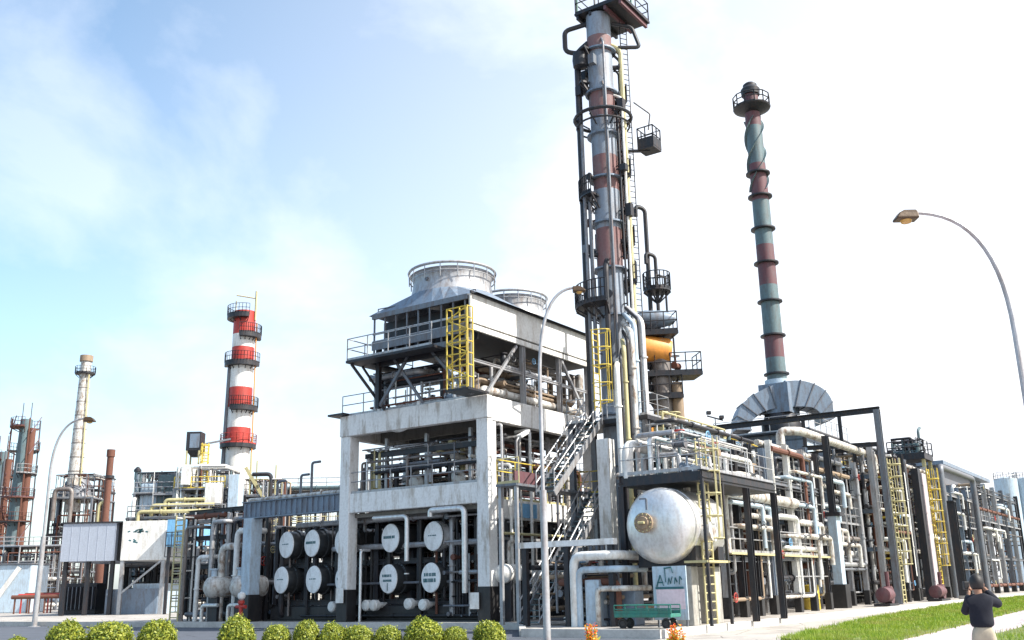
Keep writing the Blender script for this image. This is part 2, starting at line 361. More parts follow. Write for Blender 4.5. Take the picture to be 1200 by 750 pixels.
grass_patch('grass', [(-7.5,-40),(40,-40),(40,-20.9),(-5.5,-20.9),(-7.1,-21.6),(-7.5,-23)], 40, .065, 45000, 4)

# ================================================================= concrete structure
t = T('concrete_frame', 'tall white painted concrete structure with black column feet carrying the cooler', 'structure frame', (0, 0, AP))
for (u, v) in ((0, 0), (0, 8.6), (9.5, 0), (9.5, 8.6), (4.8, 8.6)):
    s_ = .33
    c = MB().box(u-s_, u+s_, v-s_, v+s_, 1.75, 9.25).build('column', 'conc', t, bevel=.03)
    MB().box(u-s_-.02, u+s_+.02, v-s_-.02, v+s_+.02, AP, 1.75).build('column_base', 'black', c, bevel=.03)
m = MB(); 
for a in ((-.36, -.06, .36, 8.24), (9.2, 9.8, .36, 8.24)): m.box(a[0], a[1]-.1, a[2], a[3], 9.3, 10.3)
MB().box(-.4, -.02, -.38, 8.95, 9.25, 10.3).build('edge_beam', 'stain', t, bevel=.03)
MB().box(.02, 9.85, -.38, -.0, 9.15, 10.28).build('edge_beam', 'stain', t, bevel=.03)
MB().box(9.45, 9.85, .02, 8.6, 9.15, 10.28).build('edge_beam', 'stain', t, bevel=.03)
MB().box(.0, 9.45, 8.6, 8.95, 9.15, 10.28).build('edge_beam', 'stain', t, bevel=.03)
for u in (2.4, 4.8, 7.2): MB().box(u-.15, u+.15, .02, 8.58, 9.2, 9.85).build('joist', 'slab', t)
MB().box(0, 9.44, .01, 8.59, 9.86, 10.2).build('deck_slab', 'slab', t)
MB().box(-.75, .6, 8.4, 9.5, 10.32, 10.42).build('cover_plate', 'dark', t)
MB().box(-.3, .1, .34, 8.26, 5.42, 6.36).build('beam', 'conc', t, bevel=.03)
MB().box(.34, 9.2, -.25, .1, 4.75, 5.62).build('beam', 'conc', t, bevel=.03)
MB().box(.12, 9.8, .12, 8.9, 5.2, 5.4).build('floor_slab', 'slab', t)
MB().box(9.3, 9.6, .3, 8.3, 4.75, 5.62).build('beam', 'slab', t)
m = MB(); m.rail([(-.2, 8.3, 6.36), (-.2, .4, 6.36)], 1.05); m.build('railing', 'galv', t)
m = MB(); m.rail([(.4, -.15, 5.62), (9.2, -.15, 5.62)], 1.05); m.build('railing', 'pyel', t)
m = MB(); m.rail([(-.3, 8.9, 10.3), (-.3, .2, 10.3)], 1.05); m.build('railing', 'galv', t)
MB().box(2.0, 3.6, -.32, -.262, 4.85, 5.5).build('blue_panel', 'skyb', t)
# blue grey plate girder running on to the left with its own column
t = T('pipe_bridge', 'blue-grey ribbed girder bridge over the left-hand drums on a white column', 'bridge', (0, 15.7, AP))
m = MB(); m.box(-.12, .12, 8.95, 16.3, 5.62, 6.42)
for i in range(19): v = 9.05+i*.39; m.box(-.2, -.12, v, v+.05, 5.66, 6.38)
m.box(-.26, .26, 8.94, 16.32, 6.42, 6.47); m.box(-.26, .26, 8.94, 16.32, 5.57, 5.62)
m.build('girder', 'blueg', t)
c = MB().box(-.36, .36, 15.3, 16.0, 1.6, 5.57).build('column', 'paleb', t, bevel=.03)
MB().box(-.38, .38, 15.28, 16.02, AP, 1.6).build('column_base', 'black', c)
for r_, du, z, mt in ((.12, .5, 6.62, 'lag'), (.08, .8, 6.58, 'dlag'), (.15, 1.2, 6.65, 'galv')): pipe(t, [(du, 8.9, z), (du, 16.6, z)], r_, mt)
MB().hbeam((.15, 9, 6.3), (1.6, 9, 6.3)).build('bracket', 'steel', t); MB().hbeam((.15, 16, 6.3), (1.6, 16, 6.3)).build('bracket', 'steel', t)
MB().bar((1.5, 9.1, AP), (1.5, 9.1, 6.3), .2).build('post', 'dark', t); MB().bar((1.5, 16.1, AP), (1.5, 16.1, 6.3), .2).build('post', 'dark', t)
for v, h in ((11.8, 1.7), (12.6, 1.1), (9.6, 1.4), (14.4, .9)):
    m = MB(); m.tube([(.5, v, 6.6), (.5, v, 6.6+h), (.5, v-.6, 6.6+h)], .07, 8); m.build('vent_pipe', 'steel', t, True)

# ---------------- exchanger drums (ends face the road, bodies run back along u)
def drum(u, v, z, r=.72, ln=6.2):
    t = T('heat_exchanger_drum', '', 'drum', (u, v, z))
    m = MB(); m.lathe((u, v, z), [(r*.96, .0), (r, .05), (r, .5), (r*1.1, .52), (r*1.1, .68), (r, .7), (r, ln-.4), (r*.8, ln-.1), (r*.4, ln)], 36, (1,0,0)); 
    for i in range(20):
        a = 2*math.pi*i/20; m.lathe((u+.5, v+math.cos(a)*r*1.05, z+math.sin(a)*r*1.05), [(.022, -.03), (.022, .24)], 6, (1,0,0))
    m.build('shell', 'drumblack', t, True)
    m = MB(); m.lathe((u-.06, v, z), [(0, -.02), (r*.6, -.01), (r*.97, .01), (r*1.0, .055)], 36, (1,0,0)); e = m.build('end_cover', 'cap', t, True)
    for du in (1.0, 4.6): MB().box(u+du, u+du+.25, v-.5, v+.5, z-r-.32, z-r*.8).build('saddle', 'dark', t)
    return t
def marks(t, u, v, z, kind):
    m = MB(); q = random.Random(kind*5)
    rows = {0: [(.04, .95, .13)], 1: [(.03, .6, .05)], 2: [(.15, .8, .12), (-.08, .7, .1)], 3: [(.14, .85, .15), (-.12, .95, .17)]}[kind]
    for dz, wd, h in rows:
        y = v+wd/2
        while y > v-wd/2+.06:
            k = q.uniform(.05, .1); m.box(u-.088, u-.078, y-k, y, z+dz-h/2, z+dz+h/2); 
            if q.random() < .5: m.box(u-.088, u-.078, y-k-.02, y-k, z+dz-h/2, z+dz-h/2+.03)
            y -= k+q.choice((.03, .03, .06))
    if kind == 2: m.box(u-.088, u-.078, v-.02, v+.02, z-.55, z-.2)
    m.build('lettering', 'ink', t)
DR = [(.6, 6.3, 4.15, 0, 'white ended black drum in upper row, left of the corner column bay'), (.6, 6.4, 2.22, 2, 'lower row drum whose white end bears one dark upright stroke'),
      (.6, 3.6, 4.12, 1, 'upper row drum nearest the corner column, white band round its neck'), (.6, 3.75, 2.22, 3, 'lower row drum with two lines of blue-green lettering on white end'),
      (.6, 9.5, 4.1, 1, 'upper drum half hidden behind the left white column'), (.6, 9.4, 2.25, 0, 'lower drum half hidden behind the left white column'),
      (.6, 11.7, 4.12, 0, 'upper drum under the blue-grey girder, right one'), (.6, 11.5, 2.3, 1, 'lower drum under the blue-grey girder, directly below the right one'),
      (.6, 13.6, 4.12, 1, 'upper drum under the girder, next to the white girder column'), (.6, 13.9, 2.32, 1, 'lower drum under the girder, directly beside the white girder column')]
for u, v, z, k, lb in DR:
    t = drum(u, v, z, .69); t['label'] = lb; t['group'] = 'drums stacked in two rows beneath the structure'; marks(t, u, v, z, k); t.rotation_euler = (0, 0, ROTP-R(11))
    if 'neck' in lb: m = MB(); m.lathe((u, v, z), [(.7, .06), (.7, .46)], 30, (1,0,0)); m.build('neck_band', 'silver', t, True)
g = MB(); g.box(.5, 9.2, .5, 15.1, AP, AP+.06); ground('bay_shade_slab', g, 'black')  # black sheet over the apron, shade beneath the drums put into its colour
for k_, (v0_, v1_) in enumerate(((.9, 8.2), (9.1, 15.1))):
    m = MB(); m.box(1.0, 7.2, v0_, v1_, AP+.06, .95); m.box(1.1, 7.1, v0_+.1, v1_-.1, .95, 1.0)  # black block added under the drums to deepen the dark of the bays
    S('drum_plinth', m, 'black', ('black plinth added to darken the drum bay between the two white columns', 'black plinth added to darken the drum bay under the blue-grey girder')[k_], 'plinth', (1, v0_, AP), smooth=False, bevel=.03)
t = T('drum_stand', 'black steel cradle frame holding the two rows of drums', 'steel frame', (.8, 5.5, AP))
for u in (1.3, 4.9):
    for v in (2.2, 5.0, 7.75, 10.5, 12.7, 15.0):
        MB().hbeam((u, v, AP), (u, v, 5.2)).build('post', 'dark', t)
    for z in (1.2, 3.1): MB().hbeam((u, 1.6, z-.05), (u, 15.0, z-.05)).build('beam', 'dark', t)
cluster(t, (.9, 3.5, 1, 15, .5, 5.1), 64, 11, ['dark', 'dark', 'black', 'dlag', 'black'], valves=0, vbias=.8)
m = MB()
for v, z in ((7.2, 1.0), (4.1, 1.0), (5.0, 1.05), (9.9, 1.0), (12.2, .95)):
    d = MB(); d.lathe((.35, v-2.2 if v > 8 else v, z), [(0, -.05), (.2, -.02), (.26, .04), (.26, .3), (.14, .34), (.14, 1.2)], 20, (1,0,0)); d.build('nozzle_cover', 'white', t, True)
for lb, pts, r in (('silver lagged pipe bent over and down beside the corner column', [(-.25, 3.1, 4.95), (-.25, 3.1, 5.25), (-.25, 1.1, 5.25), (-.25, 1.1, 1.5)], .14),
                   ('silver lagged pipe bent over between the two drum columns', [(.0, 6.9, 5.1), (.0, 4.75, 5.1), (.0, 4.75, 3.0)], .11),
                   ('thin grey pipe standing before the left drums of the bay', [(-.1, 7.6, AP), (-.1, 7.6, 3.6), (.5, 7.6, 3.6)], .07)):
    m = MB(); m.tube(pts, r, 12)
    for z in (2.4, 3.6): m.lathe((pts[-1][0] if 'thin' not in lb else -.1, pts[-1][1], z), [(r*1.12, 0), (r*1.12, .05)], 12)
    S('lagged_pipe', m, 'silver', lb, 'pipe', (pts[0][0], pts[0][1], AP))
# equipment on the ground floor seen through the right-hand side
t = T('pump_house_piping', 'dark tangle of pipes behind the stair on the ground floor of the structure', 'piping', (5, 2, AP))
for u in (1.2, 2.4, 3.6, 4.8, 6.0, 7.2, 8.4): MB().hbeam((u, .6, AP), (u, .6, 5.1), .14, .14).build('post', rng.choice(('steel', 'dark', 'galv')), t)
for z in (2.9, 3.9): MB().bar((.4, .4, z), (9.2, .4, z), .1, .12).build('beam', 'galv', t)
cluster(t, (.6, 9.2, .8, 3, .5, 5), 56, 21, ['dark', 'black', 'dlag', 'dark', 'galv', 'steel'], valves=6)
t = T('process_piping', 'pipes and valves crowding the middle floor between the two white decks', 'piping', (5, 2, 5.4))
for v in (1.5, 4.2, 6.8): MB().hbeam((.8, v, 5.4), (.8, v, 9.1), .16, .16).build('post', 'galv', t)
for u in (3.2, 6.0, 8.6): MB().hbeam((u, .5, 5.4), (u, .5, 9.1), .16, .16).build('post', 'galv', t)
MB().bar((.8, .5, 8.3), (.8, 8.2, 8.3), .2, .25).build('beam', 'dark', t); MB().bar((.8, .5, 7.5), (9, .5, 7.5), .15, .15).build('beam', 'galv', t)
cluster(t, (.5, 2.2, .8, 8.2, 5.6, 8.6), 34, 31, ['lag', 'silver', 'galv', 'white', 'dlag', 'pyel'], valves=7)
cluster(t, (2, 9.2, .3, 2.2, 5.6, 8.8), 26, 32, ['lag', 'silver', 'galv', 'teal', 'dlag', 'maroon'], valves=6)
for k, v in enumerate((2.6, 5.2)):
    q = T('condenser', 'squat pale condenser shell on the middle floor, ' + ('nearer the corner column' if k == 0 else 'nearer the left column'), 'vessel', (1.2, v, 6.6))
    m = MB(); m.lathe((1.0, v, 6.7), [(0, -.1), (.35, -.05), (.5, .15), (.5, 3), (.35, 3.2)], 24, (1,0,0)); m.build('shell', 'lag', q, True)
    m = MB(); m.box(1.4, 1.6, v-.4, v+.4, 5.4, 6.3); m.box(3.2, 3.4, v-.4, v+.4, 5.4, 6.3); m.build('saddle', 'steel', q)
    m = MB(); m.tube([(2.2, v, 7.1), (2.2, v, 7.9), (2.2, v-1.2, 7.9)], .12, 10); m.build('pipe', 'pyel', q, True)

# ---------------- air cooler on the deck
t = T('air_cooler', 'big grey and white fan cooler with two round fan stacks on top', 'cooler', (4, 3.6, 10.3))
CU0, CU1, CV0, CV1, CZ0, CZ1 = -1.3, 9.7, -.1, 6.0, 12.6, 15.0
MB().box(CU0, CU1, CV0-.06, CV0+.06, 13.62, CZ1).build('fascia', 'white', t, bevel=.02)
MB().box(CU0+.1, CU1, CV0-.03, CV0+.1, 13.3, 13.55).build('fascia_rail', 'white', t)
MB().box(CU0-.08, CU1+.1, CV0-.16, CV0-.07, CZ1-.02, CZ1+.1).build('gutter', 'dark', t)
MB().box(CU0+.9, CU1-.1, CV0+.15, CV1-.1, 13.3, 14.6).build('tube_bundle', 'dark', t)
m = MB(); m.box(CU0-.05, CU0+.1, CV0+.1, CV1, 14.75, 15.0); m.box(CU0-.05, CU0+.15, CV0+.1, CV1, 12.62, 12.9); m.build('edge_channel', 'steel', t)
m = MB(); m.box(CU0+.85, CU0+.9, CV0+.2, CV1, 13.0, 14.75); m.build('louvre_back', 'dark', t)
for v in np.linspace(CV0+.3, CV1-.1, 9): MB().bar((CU0+.05, v, 12.9), (CU0+.05, v, 14.75), .07).build('louvre_post', 'steel', t)
m = MB()
for i in range(8): v = .5+i*.68; m.lathe((CU0+.1, v, 13.35), [(.0, 0), (.16, .02), (.16, .5)], 14, (1,0,0))
m.build('header_plugs', 'dark', t, True)
MB().box(CU0-.02, CU0+.0, CV0+.2, CV1, 13.15, 13.6).build('header_box', 'steel', t)
for z in (13.55, 13.95): MB().box(CU0+.02, CU0+.1, CV0+.2, CV1, z, z+.1).build('louvre_rail', 'galv', t)
# hipped plenum under the stacks
F1 = onv(530, 334, 2.95)
for (fu, ww, r0, hz) in ((F1[0], 3.2, 2.1, 16.15), (F1[0]+5.3, 2.9, 1.85, 16.05)):
    m = MB(); a0, a1 = fu-ww, fu+ww; a0 = max(a0, CU0+.1); a1 = min(a1, CU1)
    n = 32; bot = []; top = []
    for i in range(n):
        a = 2*math.pi*i/n; cx, sx = math.cos(a), math.sin(a); k = 1/max(abs(cx), abs(sx))
        bot.append(((a0+a1)/2+cx*k*(a1-a0)/2, 2.95+sx*k*3.4, 15.02)); top.append((fu+cx*r0, 2.95+sx*r0, hz-.25))
    m.add(bot+top, [(i, (i+1)%n, n+(i+1)%n, n+i) for i in range(n)]+[tuple(range(n, 2*n))]); m.build('plenum', 'blueg', t)
    m = MB(); m.lathe((fu, 2.95, hz-.3), [(r0+.02, 0), (r0*.97, .3), (r0*.94, .7), (r0*.97, 1.05), (r0+.05, 1.12), (r0-.02, 1.13), (r0*.9, .7), (r0*.9, .1)], 40)
    st = m.build('fan_stack', 'galv', t, True)
    m = MB(); m.ring((fu, 2.95, hz+1.0), r0+.1, .07, 40); m.ring((fu, 2.95, hz+.62), r0+.08, .03, 40)
    for i in range(16):
        a = 2*math.pi*i/16; m.tube([(fu+math.cos(a)*(r0+.08), 2.95+math.sin(a)*(r0+.08), hz+.3), (fu+math.cos(a)*(r0+.1), 2.95+math.sin(a)*(r0+.1), hz+1.0)], .03, 5)
    m.build('guard_rail', 'galv', st, True)
    m = MB(); m.bar((fu-r0, 2.95, hz+.3), (fu+r0, 2.95, hz+.3), .15)
    for i in range(6): a = i*math.pi/3; m.add([(fu, 2.85, hz+.42), (fu, 3.05, hz+.45), (fu+math.cos(a+.1)*r0*.88, 2.95+math.sin(a+.1)*r0*.88, hz+.5), (fu+math.cos(a-.1)*r0*.88, 2.95+math.sin(a-.1)*r0*.88, hz+.42)], [(0, 1, 2, 3)])
    m.build('fan', 'steel', st)
# legs, braces
for (u, v) in ((CU0+.3, .1), (CU0+.3, 5.8), (3.2, .05), (6.6, .05), (9.5, .05), (9.5, 5.8), (4.5, 5.8)):
    MB().hbeam((u, v, 10.28), (u, v, 13.3), .22, .22).build('leg', 'galv' if v < 1 else 'dark', t)
for p, q_ in (((.0, .0, 10.4), (2.6, .0, 13.2)), ((9.3, .0, 10.4), (6.8, .0, 13.2)), ((CU0+.3, 5.7, 10.4), (CU0+.3, 3.9, 12.6)), ((CU0+.3, .3, 10.4), (CU0+.3, 2.4, 12.6)), ((CU0+.6, 3.2, 10.3), (CU0+.3, 4.8, 12.6))):
    MB().bar(p, q_, .13).build('brace', 'galv' if p[1] < .2 else 'steel', t)
MB().hbeam((CU0+.3, .1, 12.5), (CU0+.3, 6.0, 12.5), .25, .3).build('beam', 'dark', t)
MB().hbeam((CU0+.3, .05, 11.9), (9.6, .05, 11.9), .1, .14).build('beam', 'galv', t)
# walkway on the left end with bracket
MB().box(CU0-.9, CU0-.02, 1.4, 6.9, 12.5, 12.62).build('walkway', 'dark', t)
MB().box(CU0-.02, 3, 6.05, 6.9, 12.5, 12.62).build('walkway', 'dark', t)
m = MB(); m.rail([(CU0-.85, 1.5, 12.62), (CU0-.85, 6.85, 12.62), (2.8, 6.85, 12.62)], 1.1, .03); m.build('railing', 'galv', t)
MB().bar((CU0-.6, 6.8, 12.5), (CU0+.9, 5.9, 10.3), .12).build('brace', 'dark', t)
MB().bar((CU0+.2, 6.8, 12.5), (CU0+1.5, 6.0, 10.35), .1).build('brace', 'dark', t)
m = MB(); m.rail([(CU0+.6, CV0+.1, 15.0), (CU0+.3, 5.9, 15.0)], .35, .03); m.build('parapet_rail', 'steel', t)
t = T('cooler_piping', 'brown and pale header pipes running across the deck under the fan cooler', 'piping', (5, 1.5, 10.3))
for i, (v, z, r, mt) in enumerate(((.4, 10.75, .2, 'lag'), (.9, 11.3, .16, 'brown'), (1.5, 11.0, .2, 'dlag'), (2.3, 11.5, .15, 'brown'), (3.2, 11.1, .2, 'lag'), (.6, 12.1, .09, 'galv'))):
    pipe(t, [(.3+i*.2, v, 10.3), (.3+i*.2, v, z), (9.3, v, z), (9.3, v, 12.9)], r, mt, n=12)
for u in (2, 4.5, 7): MB().bar((u, .2, 10.3), (u, 4, 10.3), .2, .3).build('sleeper', 'steel', t)
cluster(t, (-.3, 1.2, 1.5, 7, 10.4, 12.3), 22, 41, ['white', 'lag', 'galv', 'steel'], valves=4)
cluster(t, (2, 9, .3, 3, 10.4, 12.8), 20, 42, ['brown', 'lag', 'dlag', 'galv'], valves=4, vbias=.2)
m = MB(); m.ring((-.2, 5.1, 10.6), 1.3, .16, 20, (1,0,0), (0, 180)); m.build('arched_pipe', 'white', t, True)
# yellow scaffold ladder on the corner
t = T('caged_ladder', 'bright yellow caged ladder on the cooler corner above the deck', 'ladder', (-1.45, .25, 10.4))
m = MB(); m.ladder((-1.5, .15, 10.42), 3.9, .4, (0,1,0), .04); m.build('ladder', 'yellow', t)
m = MB()
for v in (-.45, .75):
    for u in (-1.95, -1.55): m.tube([(u, v, 10.42), (u, v, 14.2)], .04, 6)
for z in np.arange(10.9, 14.3, .55):
    for v in (-.45, .75): m.tube([(-1.95, v, z), (-1.55, v, z)], .03, 5)
    m.tube([(-1.95, -.45, z), (-1.95, .75, z)], .035, 5)
for k, z in enumerate(np.arange(10.9, 13.8, .55)): m.tube([(-1.95, (-.45, .75)[k%2], z), (-1.95, (.75, -.45)[k%2], z+.55)], .03, 5)
m.build('cage', 'yellow', t)
MB().box(-2.0, -.42, -.5, .8, 10.3, 10.4).build('landing', 'dark', t)
t = T('caged_ladder', 'pale yellow ladder cage standing left of the distillation column base', 'ladder', (1.6, -5.6, 9.2))
pa = onv(701, 487, -5.5); m = MB(); m.ladder((pa[0], -5.5, 9.05), 3.6, .5, (1,0,0), .035, .4); m.build('ladder', 'yellow', t)

# ---------------- stairs
def stair(label, u0, z0, u1, z1, v, wdt=.9):
    t = T('stairway', label, 'stair', (u0, v, z0), group='steel stairs zigzagging up the right-hand side')
    for k in (0, 1): MB().bar((u0, v+k*wdt, z0), (u1, v+k*wdt, z1), .06, .26).build('stringer', 'galv' if k == 0 else 'steel', t)
    m = MB(); n = int((z1-z0)/.21)
    for i in range(n): f = (i+.5)/n; u = u0+(u1-u0)*f; z = z0+(z1-z0)*f; m.box(u-.13, u+.13, v+.03, v+wdt-.03, z-.02, z+.02)
    m.build('treads', 'teal', t)
    for k in (0, 1):
        m = MB(); y = v+k*wdt
        for h in (.95, .5): m.tube([(u0, y, z0+h), (u1, y, z1+h)], .03, 6)
        for i in range(6): f = i/5; m.tube([(u0+(u1-u0)*f, y, z0+(z1-z0)*f), (u0+(u1-u0)*f, y, z0+(z1-z0)*f+.95)], .028, 5)
        m.build('handrail', 'galv', t)
    return t
a = onv(632, 712, -4.6); b = onv(712, 575, -4.6); stair('lower flight of the steel stair, rising from the ground behind the lamp post', a[0], AP, b[0], b[2], -4.6)
c = onv(650, 578, -4.6); d = onv(706, 492, -4.6); stair('upper flight of the steel stair, climbing to the column platform', c[0], c[2], d[0], d[2], -4.6)
t = T('stair_landing', 'grated steel landing between the two stair flights with yellow guard rail', 'landing', (c[0], -4, 5.4))
MB().box(c[0]-1.4, b[0]+.9, -3.65, -2.6, b[2]-.1, b[2]).build('deck', 'steel', t)
m = MB(); m.rail([(b[0]+.9, -3.7, b[2]), (b[0]+.9, -2.6, b[2]), (c[0]-1.3, -2.6, b[2])], 1.05); m.build('railing', 'yellow', t)
m = MB(); m.rail([(c[0]-1.3, -2.6, b[2]), (c[0]-1.3, -3.7, b[2])], 1.05); m.build('railing', 'pyel', t)
for u in (c[0]-1.2, b[0]+.8):
    for v in (-3.5, -2.7): MB().bar((u, v, AP), (u, v, b[2]-.1), .14).build('post', 'galv', t)
MB().box(c[0]-.2, c[0]+1.8, -2.75, -2.68, 5.9, 6.5).build('notice_panel', 'maroon', t)
pp = pat(709, 515, 43.6); pq = pat(709, 640, 43.6)
S('concrete_pillar', MB().box(pp[0]-.3, pp[0]+.3, pp[1]-.3, pp[1]+.3, AP, pp[2]), 'conc', 'square white concrete pillar right of the stair flights', 'pillar', (pp[0], pp[1], AP), smooth=False, bevel=.03)

# ---------------- distillation column
DY = 46.; ax0 = pat(731, 640, DY); DU, DV = ax0[0], ax0[1]
def dz(py, px=722): return pat(px, py, DY)[2]
t = T('distillation_column', 'tallest grey column with faded red bands, platforms and a square top deck', 'column', (DU, DV, AP))
rb = .68; bands = [(AP, 0), (dz(318), 1), (dz(270), 0), (dz(225), 1), (dz(185), 0), (dz(140), 1), (dz(108), 0), (dz(64), 1), (dz(46), 0), (dz(20), 0)]
prof = []; mats = []
prof.append((rb+.1, AP)); mats += [0]
zb = [b[0] for b in bands]
for i in range(1, len(bands)):
    prof.append((rb+.08 if bands[i][0] < dz(320) else rb-.04, bands[i][0])); mats.append(bands[i][1]); 
m = MB(); m.lathe((DU, DV, 0), prof, 32, mats=mats[:len(prof)-1]); m.build('shell', ['colgrey', 'colred'], t, True)
for k, (ang, off, r_, mt, lo, hi) in enumerate(((-25, .95, .12, 'rust', 300, 120), (-48, 1.05, .07, 'dark', 420, 70), (-5, 1.1, .05, 'brown', 440, 200), (150, 1.0, .1, 'steel', 440, 235), (195, .95, .14, 'dark', 460, 320), (-100, .95, .05, 'dark', 440, 140), (-140, .95, .06, 'steel', 440, 60), (215, .9, .05, 'dlag', 440, 110))):
    a = R(ang); x_, y_ = DU+math.cos(a)*off, DV+math.sin(a)*off; m = MB(); m.tube([(x_, y_, dz(lo)), (x_, y_, dz(hi)), (DU+math.cos(a)*rb*.8, DV+math.sin(a)*rb*.8, dz(hi)+.5)], r_, 8)
    for zz_ in np.arange(dz(lo)+1, dz(hi), 2.4): m.bar((x_, y_, zz_), (DU+math.cos(a)*rb, DV+math.sin(a)*rb, zz_), .05)
    m.build('riser_pipe', mt, t, True)
for z in np.arange(7, dz(30), 2.4): m = MB(); m.lathe((DU, DV, z), [(rb+.17, 0), (rb+.17, .08)], 32); m.build('stiffener', 'blueg', t, True)
# side pipe up the left edge, yellowish pipes up the right edge
pu, pv = DU-.55, DV+1.05
m = MB(); m.tube([(pu, pv, 9), (pu, pv, dz(60)), (DU-.3, DV+.5, dz(50))], .17, 10); m.build('riser_pipe', 'dark', t, True)
m = MB(); m.tube([(pu-.45, pv-.35, 9), (pu-.45, pv-.35, dz(150))], .09, 8); m.build('riser_pipe', 'steel', t, True)
for k, (a_, b_, r_, mt, top) in enumerate(((.5, -.95, .13, 'pyel', dz(60)), (.85, -.75, .09, 'brown', dz(60)), (.15, -1.05, .07, 'white', dz(120)), (1.05, -.5, .06, 'dark', dz(80)))):
    m = MB(); m.tube([(DU+a_, DV+b_, 8), (DU+a_, DV+b_, top), (DU+a_*.4, DV+b_*.4, top+.4)], r_, 8); m.build('riser_pipe', mt, t, True)
m = MB(); m.ladder((DU+.95, DV-.95, 9), dz(20)-9, .4, (1, -.6, 0), .03, None); m.build('ladder', 'dark', t)
# platforms: curved gratings with rails
def ringplat(t, c, z, ri, ro, a0, a1, mat='dark', rail=True, hh=1.05, rm='dark', th=.1):
    n = 18; vs = []; 
    for i in range(n+1):
        a = R(a0+(a1-a0)*i/n)
        for r_ in (ri, ro):
            for zz in (z-th, z): vs.append((c[0]+math.cos(a)*r_, c[1]+math.sin(a)*r_, zz))
    fs = []
    for i in range(n):
        b = i*4; e = b+4
        fs += [(b+1, b+3, e+3, e+1), (b, e, e+2, b+2), (b+2, e+2, e+3, b+3), (b, b+1, e+1, e)]
    fs += [(0, 2, 3, 1), (n*4, n*4+1, n*4+3, n*4+2)]
    p = MB().add(vs, fs).build('platform', mat, t)
    m = MB()
    for i in range(0, n+1, 3):
        a = R(a0+(a1-a0)*i/n); m.bar((c[0]+math.cos(a)*ri, c[1]+math.sin(a)*ri, z-.7), (c[0]+math.cos(a)*ro, c[1]+math.sin(a)*ro, z-.1), .07)
    m.build('bracket', mat, p)
    if rail:
        m = MB(); P = [(c[0]+math.cos(R(a0+(a1-a0)*i/n))*ro, c[1]+math.sin(R(a0+(a1-a0)*i/n))*ro, z) for i in range(n+1)]
        m.rail(P, hh, .03, 1.0); m.build('railing', rm, p)
    return p
zt = dz(16); 
MB().box(DU-.75, DU+2.3, DV-1.9, DV+1.0, zt-.12, zt).build('top_deck', 'dark', t)
for y in (-1.7, -.8, .1, .85): MB().bar((DU-.7, DV+y, zt-.25), (DU+2.25, DV+y, zt-.25), .14, .22).build('deck_beam', 'maroon' if y < 0 else 'dark', t)
m = MB(); m.rail([(DU-.7, DV-1.85, zt), (DU+2.25, DV-1.85, zt), (DU+2.25, DV+.95, zt), (DU-.7, DV+.95, zt)], 1.1, .035, 1.2, True); m.build('railing', 'dark', t)
for u, v, h in ((-.6, .9, 3.2), (-.1, .1, 3.6), (1.6, -1.2, 2.2)):
    m = MB(); m.tube([(DU+u, DV+v, zt), (DU+u, DV+v, zt+h)], .06, 6); m.build('vent_mast', 'green' if h < 3.3 else 'dark', t)
# looped overhead pipes
zz = dz(62)
m = MB(); m.tube([(DU-.2, DV+.6, zz), (DU-.9, DV+1.55, zz+.2), (DU-.9, DV+1.55, zt-.9), (DU-.2, DV+.5, zt-.5)], .13, 8); m.build('overhead_loop', 'dark', t, True)
m = MB(); m.tube([(DU+.4, DV-.6, zt-.6), (DU+.9, DV-1.5, zt-.9), (DU+1.1, DV-1.8, zt-2.1), (DU+.4, DV-.9, zz+.2)], .1, 8); m.build('overhead_loop', 'dark', t, True)
ringplat(t, (DU, DV), dz(62), rb, rb+.55, 60, 170, rail=False)
m = MB(); m.lathe((DU-.75, DV+.75, dz(72)), [(.1, -.5), (.38, -.4), (.42, 0), (.38, .4), (.1, .5)], 14); m.build('valve_box', 'dark', t, True)
z2 = dz(140)
m = MB(); m.ring((DU, DV, z2), 1.45, .09, 28); m.ring((DU, DV, z2-.45), 1.35, .05, 28)
for i in range(6): a = i*math.pi/3; m.bar((DU+math.cos(a)*rb, DV+math.sin(a)*rb, z2-.5), (DU+math.cos(a)*1.45, DV+math.sin(a)*1.45, z2), .06)
m.build('guard_ring', 'dark', t)
bu, bv, bz = DU+1.3, DV-1.9, dz(176)
p_ = MB().box(bu-.45, bu+.45, bv-.45, bv+.45, bz-.1, bz).build('basket_deck', 'dark', t); m = MB(); m.rail([(bu-.43, bv-.43, bz), (bu+.43, bv-.43, bz), (bu+.43, bv+.43, bz), (bu-.43, bv+.43, bz)], 1.1, .035, .5, True); m.box(bu-.45, bu+.45, bv-.46, bv-.44, bz, bz+.5); m.box(bu-.46, bu-.44, bv-.45, bv+.45, bz, bz+.5); m.build('basket_rail', 'dark', p_)
m = MB(); m.tube([(bu, bv, bz+1.1), (bu+.1, bv-.1, bz+2.0), (bu-.5, bv+.5, bz+2.6)], .04, 6); m.build('davit', 'dark', t)
MB().bar((DU+.3, DV-.5, bz-.08), (bu, bv, bz-.08), .2, .1).build('bracket', 'dark', t)
ringplat(t, (DU, DV), dz(232), rb, rb+.7, 75, 175, hh=.9)
ringplat(t, (DU, DV), dz(98), rb, rb+.5, 80, 150, rail=False)
ringplat(t, (DU, DV), dz(360), rb+.1, rb+1.1, 60, 200, hh=1.0)
for pz, a in ((190, -50), (245, -40), (300, 140), (330, -60), (350, 200), (285, -80), (80, -60), (210, 150)):
    z = dz(pz); m = MB(); m.lathe((DU+math.cos(R(a))*rb*.9, DV+math.sin(R(a))*rb*.9, z), [(.12, 0), (.12, .3), (.2, .31), (.2, .4)], 12, (math.cos(R(a)), math.sin(R(a)), 0)); m.build('nozzle', 'dark', t, True)
